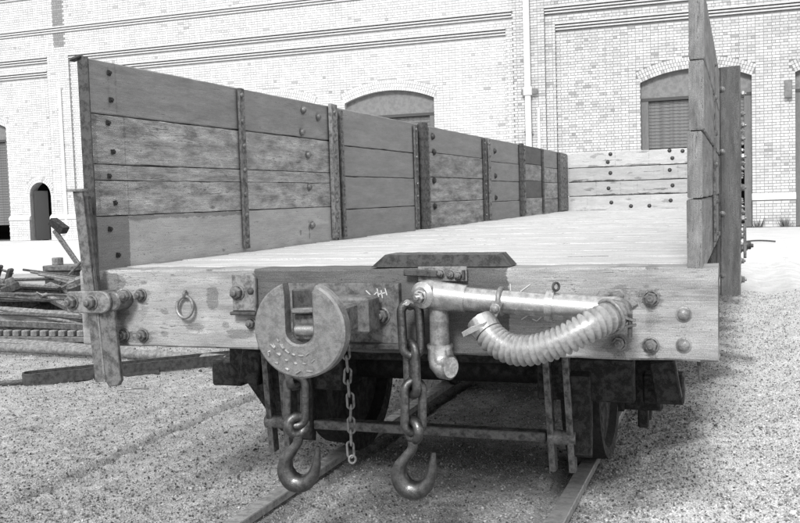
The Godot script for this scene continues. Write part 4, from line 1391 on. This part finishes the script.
func lay_bricks(b: Node3D, panels: Array, plinths: Array, y_in: float, y_out: float) -> void:
	var tr := []
	var col := PackedColorArray()
	rng.seed = 321
	var pitch := 0.0862
	var rows := int(9.6 / pitch)
	# brick face planes: wall zones as [x0, x1, y0, y1, z, holes]
	var zones := [[-31.5, 8.5, y_out, 9.6, 0.0, []]]
	for p: Array in [[-24.03, -23.05], [-5.70, -4.65]]:
		zones.append([p[0], p[1], 0.98, y_out, 0.0, []])
	for p: Array in panels:
		zones.append([maxf(p[0], -31.5), minf(p[1], 8.5), y_in, y_out - 0.27, -0.10, []])
		if p[2] > p[0]:
			zones.append([p[0], p[2], 0.98, y_in, -0.10, []])
		if p[1] < 10.0:
			zones.append([p[3], p[1], 0.98, y_in, -0.10, []])
		zones.append([maxf(p[2], -31.5), minf(p[3], 8.5), 0.98, y_in - 0.27, -0.20, p[4]])
	for p: Array in plinths:
		zones.append([maxf(p[0], -31.5), minf(p[1], 8.5), 0.0, 0.80, p[2] + 0.10, []])
	for zn: Array in zones:
		for r in range(int(zn[2] / pitch), int(zn[3] / pitch)):
			var y := (r + 0.5) * pitch
			var header := r % 2 == 1
			var bl := 0.112 if header else 0.232
			var x: float = floor(zn[0] / bl) * bl + (0.056 if header else 0.0)
			while x < zn[1]:
				var x0 := maxf(x, zn[0])
				var x1 := minf(x + bl - 0.012, zn[1])
				x += bl
				if x1 - x0 < 0.012:
					continue
				var cx := (x0 + x1) / 2
				var skip := false
				for hl: Array in zn[5]:
					var ring := 0.355 if hl[1] > 1.0 else 0.24
					if y < hl[2] + 0.02 and x1 > hl[0] - hl[1] and x0 < hl[0] + hl[1]:
						if x0 < hl[0] - hl[1]:
							x1 = hl[0] - hl[1]
						elif x1 > hl[0] + hl[1]:
							x0 = hl[0] + hl[1]
						else:
							skip = true
						if x1 - x0 < 0.02:
							skip = true
						cx = (x0 + x1) / 2
					var R: float = (hl[1] * hl[1] + hl[3] * hl[3]) / (2.0 * hl[3])
					var up: float = y - (hl[2] + hl[3] - R)
					var half := asin(minf(1.0, hl[1] / R))
					if up > 0.0 and Vector2(cx - hl[0], up).length() < R + ring and absf(atan2(cx - hl[0], up)) < half + 0.004:
						skip = true
				# leave out the courses that the oversailing bands cover
				if zn[4] == 0.0 and y > 7.94 and y < 8.22:
					skip = true
				if skip:
					continue
				tr.append(Transform3D(Basis().scaled(Vector3((x1 - x0) / 0.222, 1, 1)), Vector3(cx, y, zn[4] + 0.0)))
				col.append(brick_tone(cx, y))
	# voussoirs
	for p: Array in panels:
		for hl: Array in p[4]:
			var c: float = hl[0]
			var hf: float = hl[1]
			var rise: float = hl[3]
			var R := (hf * hf + rise * rise) / (2 * rise)
			var cy: float = hl[2] + rise - R
			var half := asin(minf(1.0, hf / R))
			if hf < 1.0:
				half = PI / 2
			var rings := 3 if hf > 1.0 else 2
			for k in rings:
				var rad := R + 0.058 + k * 0.116
				var n := int(2 * half * rad / 0.0862)
				for i in n:
					var a := -half + 2 * half * (i + 0.5) / n
					var bs := Basis(Vector3(0, 0, 1), -a) * Basis(Vector3(0, 0, 1), PI / 2)
					tr.append(Transform3D(bs.scaled_local(Vector3(0.106 / 0.222, 1, 1)), Vector3(c + sin(a) * rad, cy + cos(a) * rad, -0.20 + 0.004)))
					col.append(brick_tone(c + sin(a) * rad, 5.0))
	var mm := MultiMesh.new()
	mm.transform_format = MultiMesh.TRANSFORM_3D
	mm.use_colors = true
	begin()
	box(Vector3.ZERO, Vector3(0.222, 0.072, 0.022))
	mm.mesh = commit()
	mm.instance_count = tr.size()
	for i in tr.size():
		mm.set_instance_transform(i, tr[i])
		mm.set_instance_color(i, col[i])
	var o := MultiMeshInstance3D.new()
	o.name = "brickwork"
	o.multimesh = mm
	o.material_override = M.brick
	b.add_child(o)
	o.set_meta("kind", "stuff")
	print("bricks ", tr.size())

func brick_tone(x: float, y: float) -> Color:
	var patch := gn.get_noise_2d(x * 14.0, y * 20.0)
	var v := 0.53 + 0.05 * patch  # left bays paler: their blown-out glare is painted into the brick colour
	var dark := 0.015
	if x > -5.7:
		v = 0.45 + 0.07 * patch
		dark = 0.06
	if x > -23.7 and x < -23.1 and y > 7.4:
		v = 0.22
	v *= rng.randf_range(0.86, 1.10)
	if rng.randf() < dark:
		v *= rng.randf_range(0.6, 0.85)
	return Color(v, v, v)

# ---------------------------------------------------------------- scrap heap and litter
func bar(called: String, kind: String, a: Vector3, b: Vector3, dims: Vector2, mat: Material, label: String, category: String, roll := 0.0, twist := 0.0) -> void:
	var l := a.distance_to(b)
	var w := dims.x / 2
	var h := dims.y / 2
	var poly: PackedVector2Array
	match kind:
		"flat":
			poly = PackedVector2Array([Vector2(-h, -w), Vector2(h, -w), Vector2(h, w), Vector2(-h, w)])
		"angle":
			poly = PackedVector2Array([Vector2(-h, -w), Vector2(-h + 0.012, -w), Vector2(-h + 0.012, w - 0.012), Vector2(h, w - 0.012), Vector2(h, w), Vector2(-h, w)])
		"channel":
			poly = PackedVector2Array([Vector2(-h, -w), Vector2(h, -w), Vector2(h, -w + 0.012), Vector2(-h + 0.012, -w + 0.014), Vector2(-h + 0.012, w - 0.014), Vector2(h, w - 0.012), Vector2(h, w), Vector2(-h, w)])
		"rail":
			poly = PackedVector2Array([Vector2(h, -w * 0.5), Vector2(h, w * 0.5), Vector2(h * 0.45, w * 0.5), Vector2(h * 0.35, w * 0.15), Vector2(-h * 0.7, w * 0.15), Vector2(-h * 0.85, w), Vector2(-h, w), Vector2(-h, -w), Vector2(-h * 0.85, -w), Vector2(-h * 0.7, -w * 0.15), Vector2(h * 0.35, -w * 0.15), Vector2(h * 0.45, -w * 0.5)])
		"round":
			poly = circle(w, 14)
	if kind == "round":
		begin(0)
		var pts := []
		var rad := []
		for i in 13:
			var q := i / 12.0
			pts.append(Vector3(-l / 2 + l * q, sin(PI * q) * twist * 0.2, sin(PI * q * 1.3) * twist * 0.3))
			rad.append(w)
		tube(pts, rad, 14)
		if w > 0.02:
			# open pipe ends
			for e: float in [-1.0, 1.0]:
				pts = [Vector3(e * (l / 2 + 0.002), 0, 0), Vector3(e * (l / 2 + 0.003), 0, 0)]
		single(called, commit(), mat, (a + b) / 2, along(a, b, roll), label, category, "scrap iron in the heap")
	else:
		single(called, section(poly, l, twist), mat, (a + b) / 2, along(a, b, roll), label, category, "scrap iron in the heap")

func make_scrap() -> void:
	rng.seed = 77
	var V := func(x, y, z): return Vector3(x, y, z)
	bar("iron_pipe", "round", Vector3(-6.2, 0.012, -3.50), Vector3(-2.42, 0.012, -3.20), Vector2(0.075, 0.075), M.rust_pale, "pale iron pipe lying lowest along the front of the scrap heap", "pipe", 0.0, 0.05)
	bar("flat_bar", "flat", Vector3(-6.3, 0.002, -3.86), Vector3(-3.45, 0.004, -3.47), Vector2(0.10, 0.022), M.rust_pale, "pale flat bar lying just behind the lowest pipe", "iron bar", 0.1, 0.15)
	# rack with square teeth
	var rk := thing("toothed_rack", "toothed iron rack with square blocks lying in the scrap heap", "iron rack", Vector3(-4.9, 0.02, -3.98), "scrap iron in the heap")
	rk.rotation.y = 0.10
	part("rack_bar", box_mesh(Vector3(2.3, 0.05, 0.09), 0.006), M.rust, rk, Vector3(0, -0.02, 0))
	var tooth := box_mesh(Vector3(0.062, 0.055, 0.06), 0.006)
	for i in 24:
		part("tooth", tooth, M.rust_pale, rk, Vector3(-1.1 + i * 0.095, 0.032, 0.0))
	bar("old_rail", "rail", Vector3(-6.8, 0.03, -4.42), Vector3(-3.95, 0.03, -4.22), Vector2(0.10, 0.11), M.rust, "rusty length of rail behind the toothed rack", "rail piece")
	bar("angle_iron", "angle", Vector3(-6.9, 0.115, -4.30), Vector3(-3.75, 0.095, -4.12), Vector2(0.07, 0.06), M.rust_pale, "pale angle iron resting on top of the rusty length of rail", "angle iron", 0.3, 0.1)
	bar("bent_strip", "flat", Vector3(-6.6, 0.145, -4.42), Vector3(-3.9, 0.125, -4.20), Vector2(0.05, 0.014), M.rust_dark, "thin dark strip sagging over the angle iron", "iron strip", 0.2, 0.4)
	bar("old_sleeper", "flat", Vector3(-7.2, 0.085, -4.85), Vector3(-5.05, 0.095, -4.78), Vector2(0.20, 0.11), M.old, "broken pale timber baulk lying across the heap", "timber")
	bar("channel_iron", "channel", Vector3(-8.2, 0.12, -5.45), Vector3(-5.0, 0.12, -5.30), Vector2(0.16, 0.22), M.rust_dark, "dark channel iron lying behind the broken timber baulk", "channel iron", PI / 2)
	bar("channel_iron", "channel", Vector3(-9.4, 0.10, -6.25), Vector3(-5.9, 0.10, -6.05), Vector2(0.14, 0.20), M.rust, "rusty channel iron lying deepest in the heap", "channel iron", PI / 2)
	bar("iron_sheet", "flat", Vector3(-8.6, 0.31, -6.60), Vector3(-6.0, 0.235, -5.62), Vector2(0.34, 0.012), M.rust_pale, "pale iron sheet sloping over the two channel irons", "iron sheet", 0.28)
	bar("old_rail", "rail", Vector3(-8.9, 0.31, -6.2), Vector3(-5.75, 0.285, -5.42), Vector2(0.09, 0.10), M.rust_dark, "dark bent rail lying on top of the channel irons", "rail piece", 0.4)
	for i in 7:
		var dx := i * 0.055
		bar("iron_rod", "round", Vector3(-6.5 + dx * 0.7, 0.26 + 0.012 * (i % 2), -5.75 - dx), Vector3(-4.55 + dx, 0.012 + 0.01 * i, -4.62 - dx * 0.5), Vector2(0.026, 0.026), [M.rust_dark, M.rust][i % 2], "thin rod in the sloping bundle of rods near the wagon corner", "iron rod", 0.0, rng.randf_range(-0.1, 0.1))
	for i in 5:
		bar("iron_rod", "round", Vector3(-6.3 - i * 0.22, 0.36 + 0.02 * i, -6.0 - i * 0.12), Vector3(-5.0 - i * 0.1, 0.20, -5.5 - i * 0.25), Vector2(0.03, 0.03), [M.rust, M.rust_dark, M.rust_pale][i % 3], ["rusty loose rod lying nearest the bundle on top of the heap", "dark loose rod crossing second from the bundle on the heap", "pale loose rod crossing the middle of the heap", "rusty loose rod lying fourth back across the heap", "dark loose rod lying furthest back across the heap"][i], "iron rod", 0.0, 0.1)
	bar("curved_strip", "flat", Vector3(-6.9, 0.20, -4.72), Vector3(-3.85, 0.045, -4.52), Vector2(0.045, 0.012), M.rust_pale, "long pale strip curving down towards the wagon corner", "iron strip", 0.5, 0.5)
	bar("curved_strip", "flat", Vector3(-6.7, 0.165, -4.95), Vector3(-4.3, 0.075, -4.66), Vector2(0.04, 0.012), M.rust_dark, "dark curved strip lying behind the long pale one", "iron strip", 0.3, -0.5)
	bar("angle_iron", "angle", Vector3(-7.6, 0.275, -5.35), Vector3(-5.35, 0.255, -5.2), Vector2(0.06, 0.06), M.rust_pale, "pale angle iron lying along the dark channel iron", "angle iron", 0.2)
	bar("flat_bar", "flat", Vector3(-6.2, 0.335, -5.75), Vector3(-4.85, 0.165, -5.05), Vector2(0.075, 0.016), M.rust, "rusty flat bar lying across the leaf spring", "iron bar", 0.35)
	bar("flat_bar", "flat", Vector3(-7.9, 0.335, -6.0), Vector3(-6.5, 0.345, -6.3), Vector2(0.06, 0.02), M.rust_dark, "short dark flat bar on the pale iron sheet", "iron bar", 0.25)
	bar("iron_pipe", "round", Vector3(-8.3, 0.235, -5.72), Vector3(-5.6, 0.215, -5.50), Vector2(0.06, 0.06), M.rust, "rusty pipe lying between the two channel irons", "pipe", 0.0, 0.05)
	bar("iron_pipe", "round", Vector3(-6.0, 0.215, -4.62), Vector3(-4.5, 0.05, -4.35), Vector2(0.045, 0.045), M.rust_pale, "short pale pipe sloping off the broken timber baulk", "pipe", 0.0, 0.05)
	for c: Array in [[-6.35, 0.30, -5.35, "small rusty lump of casting on the dark channel iron"], [-5.55, 0.30, -5.45, "small dark lump of casting under the loose rods"]]:
		var lump := thing("iron_lump", c[3], "casting", Vector3(c[0], c[1], c[2]), "scrap iron in the heap")
		lump.rotation = Vector3(0.2, c[0], 0.3)
		part("body", box_mesh(Vector3(0.20, 0.11, 0.13), 0.02), M.rust_dark, lump, Vector3(0, 0.02, 0))
		part("boss", box_mesh(Vector3(0.09, 0.17, 0.08), 0.015, 1), M.rust, lump, Vector3(0.05, 0.05, 0.01))
	for i in 12:
		var bx := -5.0 - rng.randf() * 2.2
		var bz := -4.7 - (-5.0 - bx) * -0.0 - rng.randf() * 1.3
		var an := rng.randf_range(-0.7, 0.9)
		var ln := rng.randf_range(0.5, 1.2)
		var dr := Vector3(cos(an), 0, -sin(an)) * ln * 0.5
		var ya := 0.26 + rng.randf() * 0.05
		bar("thin_rod", "round", Vector3(bx, ya, bz) - dr, Vector3(bx, ya + rng.randf_range(-0.10, 0.03), bz) + dr, Vector2(0.016, 0.016) * rng.randf_range(0.8, 1.6), M.rust_dark, "short thin dark rod lying loose among the scrap iron", "iron rod", 0.0, rng.randf_range(-0.2, 0.2))
	# leaf spring lying at a slant
	var sp := thing("leaf_spring", "stacked leaf spring lying at a slant on the heap", "spring", Vector3(-5.72, 0.30, -5.62), "scrap iron in the heap")
	sp.rotation = Vector3(0.15, 0.75, 0.42)
	for i in 5:
		part("leaf", box_mesh(Vector3(0.95 - i * 0.15, 0.016, 0.08), 0.003), M.rust_dark, sp, Vector3(0, i * 0.018, 0))
	part("buckle", box_mesh(Vector3(0.09, 0.12, 0.10), 0.006), M.rust, sp, Vector3(0, 0.034, 0))
	# clamp-like casting standing on the heap
	var cs := thing("iron_casting", "small rusty clevis casting standing on the pale iron sheet", "casting", Vector3(-7.15, 0.30, -6.05), "scrap iron in the heap")
	cs.rotation = Vector3(0.0, 0.4, -0.35)
	for s: float in [-1.0, 1.0]:
		part("cheek", box_mesh(Vector3(0.045, 0.22, 0.12), 0.012, 1), M.rust_dark, cs, Vector3(s * 0.065, 0.11, 0))
	part("web", box_mesh(Vector3(0.09, 0.06, 0.11), 0.008), M.rust, cs, Vector3(0, 0.03, 0))
	part("pin", box_mesh(Vector3(0.22, 0.03, 0.03), 0.01), M.rust, cs, Vector3(0, 0.17, 0))
	# heavy block and slanting post behind
	var bk := thing("bearing_block", "dark iron bearing block lying behind the leaf spring", "casting", Vector3(-7.05, 0.0, -7.1), "scrap iron in the heap")
	part("block", box_mesh(Vector3(0.46, 0.40, 0.30), 0.02), M.rust_dark, bk, Vector3(0, 0.19, 0))
	part("cap", box_mesh(Vector3(0.50, 0.07, 0.34), 0.01), M.rust, bk, Vector3(0.02, 0.42, 0))
	part("lug", box_mesh(Vector3(0.10, 0.10, 0.12), 0.01), M.rust_pale, bk, Vector3(-0.12, 0.50, 0))
	var ps := thing("leaning_post", "slanting iron post topped by a dark box, leaning over the heap", "iron post", Vector3(-7.25, -0.02, -8.0))
	ps.rotation = Vector3(0.0, 0.0, 0.66)
	part("shaft", box_mesh(Vector3(0.065, 1.16, 0.05), 0.006, 1), M.rust, ps, Vector3(0, 0.56, 0))
	part("head_box", box_mesh(Vector3(0.26, 0.11, 0.14), 0.008), M.grime, ps, Vector3(0.10, 1.14, 0.0), Basis(Vector3(0, 0, 1), -1.25))
	bar("lever", "flat", Vector3(-6.55, 0.26, -6.35), Vector3(-6.38, 0.62, -6.75), Vector2(0.04, 0.016), M.rust_dark, "short dark lever sticking up out of the heap", "lever")
	bar("angle_iron", "angle", Vector3(-5.75, 0.30, -5.12), Vector3(-4.7, 0.14, -4.55), Vector2(0.08, 0.08), M.rust_pale, "pale angle iron slanting down past the bundle of rods", "angle iron", 0.6)
	bar("old_rail", "rail", Vector3(-10.4, 0.06, -7.5), Vector3(-6.6, 0.06, -7.3), Vector2(0.12, 0.14), M.rust_dark, "dark rail lying furthest back behind the heap", "rail piece")
	# bent strap standing on its edge, and the strip under it
	var pts := []
	for i in 11:
		pts.append(Vector2(0.0, 0.075) + Vector2(-cos(PI * i / 10 - PI / 2), sin(PI * i / 10 - PI / 2)) * Vector2(0.06, 0.075))
	var path := [Vector2(1.45, -0.01)]
	for p: Vector2 in pts:
		path.append(p)
	path.append(Vector2(1.4, 0.15))
	var poly := PackedVector2Array()
	var inner := PackedVector2Array()
	for i in path.size():
		var a: Vector2 = path[maxi(i - 1, 0)]
		var c: Vector2 = path[mini(i + 1, path.size() - 1)]
		var t := (c - a).normalized()
		poly.append(path[i] + Vector2(t.y, -t.x) * 0.005)
		inner.append(path[i] - Vector2(t.y, -t.x) * 0.005)
	inner.reverse()
	poly.append_array(inner)
	if Geometry2D.is_polygon_clockwise(poly):
		poly.reverse()
	begin()
	slab(poly, -0.04, 0.04)
	var hoop := single("bent_strap", commit(), M.rust_dark, Vector3(-3.47, 0.012, -2.34), Basis(Vector3.UP, 0.80) * Basis(Vector3.RIGHT, PI / 2), "flat iron strap bent back into a long loop, on edge by the wagon corner", "iron strap")
	hoop.rotate_object_local(Vector3(0, 0, 1), 0.0)
	bar("ground_strip", "flat", Vector3(-4.3, -0.028, -1.65), Vector3(-2.75, -0.020, -2.82), Vector2(0.075, 0.014), M.rust_dark, "dark flat strip lying on the ground in front of the bent strap", "iron strip", 0.05, 0.1)  # dark flat strip set on the ground before the bent strap
	# twigs and scraps on the ground
	bar("stick", "round", Vector3(1.30, 0.02, -18.9), Vector3(1.85, 0.03, -18.5), Vector2(0.035, 0.035), M.rust_dark, "short dark stick lying on the pale yard beside the wagon", "stick", 0.0, 0.1)
	bar("twig", "round", Vector3(-2.62, -0.018, -2.16), Vector3(-2.44, -0.018, -2.24), Vector2(0.012, 0.012), M.rust_pale, "short pale twig on the gravel near the bent strap", "twig", 0.0, 0.05)
	rng.seed = 55
	for i in 9:
		var x := -2.85 + rng.randf_range(-0.35, 0.25)
		var z := -0.95 + rng.randf_range(-0.3, 0.3)
		begin()
		var pl := PackedVector2Array()
		for k in 7:
			pl.append(Vector2(cos(TAU * k / 7), sin(TAU * k / 7) * 0.6) * rng.randf_range(0.02, 0.045))
		slab(pl, -0.004, 0.004, 0.0015)
		single("bark_chip", commit(), M.rust_dark, Vector3(x, ground_y(x, z) + 0.008, z), Basis(Vector3.UP, rng.randf() * TAU) * Basis(Vector3.RIGHT, PI / 2 + rng.randf_range(-0.3, 0.3)), "dark flake of bark or rust in the patch of litter at the left edge", "litter", "flakes of litter on the gravel")
	# weeds at the foot of the far wall
	for wd: Array in [[1.66, "weed tuft growing at the left foot of the pier beside the open doorway"], [2.42, "weed tuft growing at the right foot of the pier beside the open doorway"]]:
		begin(1)
		for k in 26:
			var a := rng.randf() * TAU
			var l := rng.randf_range(0.12, 0.36)
			var o := Vector3(cos(a), 0, sin(a))
			var root := o * rng.randf_range(0.0, 0.16) * Vector3(1.2, 1, 0.4)
			var tip := root + o * l * 0.5 * Vector3(1, 1, 0.5) + Vector3(0, l, 0)
			var side := o.cross(Vector3.UP) * 0.022
			tri(root - side, root + side, tip, Vector3(0, 0, 1))
		single("weed_tuft", commit(), M.weed, Vector3(wd[0], -0.01, FZ + 0.06), Basis(), wd[1], "weed", "weeds along the wall")

func _ready() -> void:
	# camera
	var cam := Camera3D.new()
	cam.name = "camera"
	add_child(cam)
	cam.fov = 30.94
	cam.far = 600.0
	cam.transform = Transform3D(Basis(Vector3.UP, 0.3483) * Basis(Vector3.RIGHT, -0.0655) * Basis(Vector3(0, 0, 1), -0.0314), Vector3(1.2005, 1.1614, 2.9109))
	cam.current = true
	# sky, sun, exposure
	var env := Environment.new()
	env.background_mode = Environment.BG_SKY
	var sm := ProceduralSkyMaterial.new()
	sm.sky_top_color = Color(0.90, 0.90, 0.90)
	sm.sky_horizon_color = Color(0.84, 0.84, 0.84)
	sm.ground_horizon_color = Color(0.62, 0.62, 0.62)
	sm.ground_bottom_color = Color(0.4, 0.4, 0.4)
	sm.sun_angle_max = 0.0
	var sky := Sky.new()
	sky.sky_material = sm
	env.sky = sky
	env.background_energy_multiplier = 0.9
	env.tonemap_mode = Environment.TONE_MAPPER_LINEAR
	env.tonemap_exposure = 1.95
	env.sdfgi_enabled = true
	env.ssao_enabled = true
	env.ssil_enabled = true
	var we := WorldEnvironment.new()
	we.name = "world"
	we.environment = env
	add_child(we)
	var sun := DirectionalLight3D.new()
	sun.name = "sun"
	add_child(sun)
	sun.light_energy = 0.7
	sun.light_color = Color(1.0, 1.0, 1.0)
	sun.light_angular_distance = 14.0
	sun.shadow_enabled = true
	var to_sun := Vector3(0.03, 0.62, 0.78).normalized()
	sun.transform = Transform3D(Basis.looking_at(-to_sun, Vector3.UP), Vector3(0, 20, 0))
	rng.seed = 1234
	var t0 := Time.get_ticks_msec()
	make_materials()
	print("materials ", Time.get_ticks_msec() - t0)
	make_ground()
	make_building()
	print("setting ", Time.get_ticks_msec() - t0)
	rng.seed = 4321
	make_wagon()
	make_chains()
	make_scrap()
	print("done ", Time.get_ticks_msec() - t0)
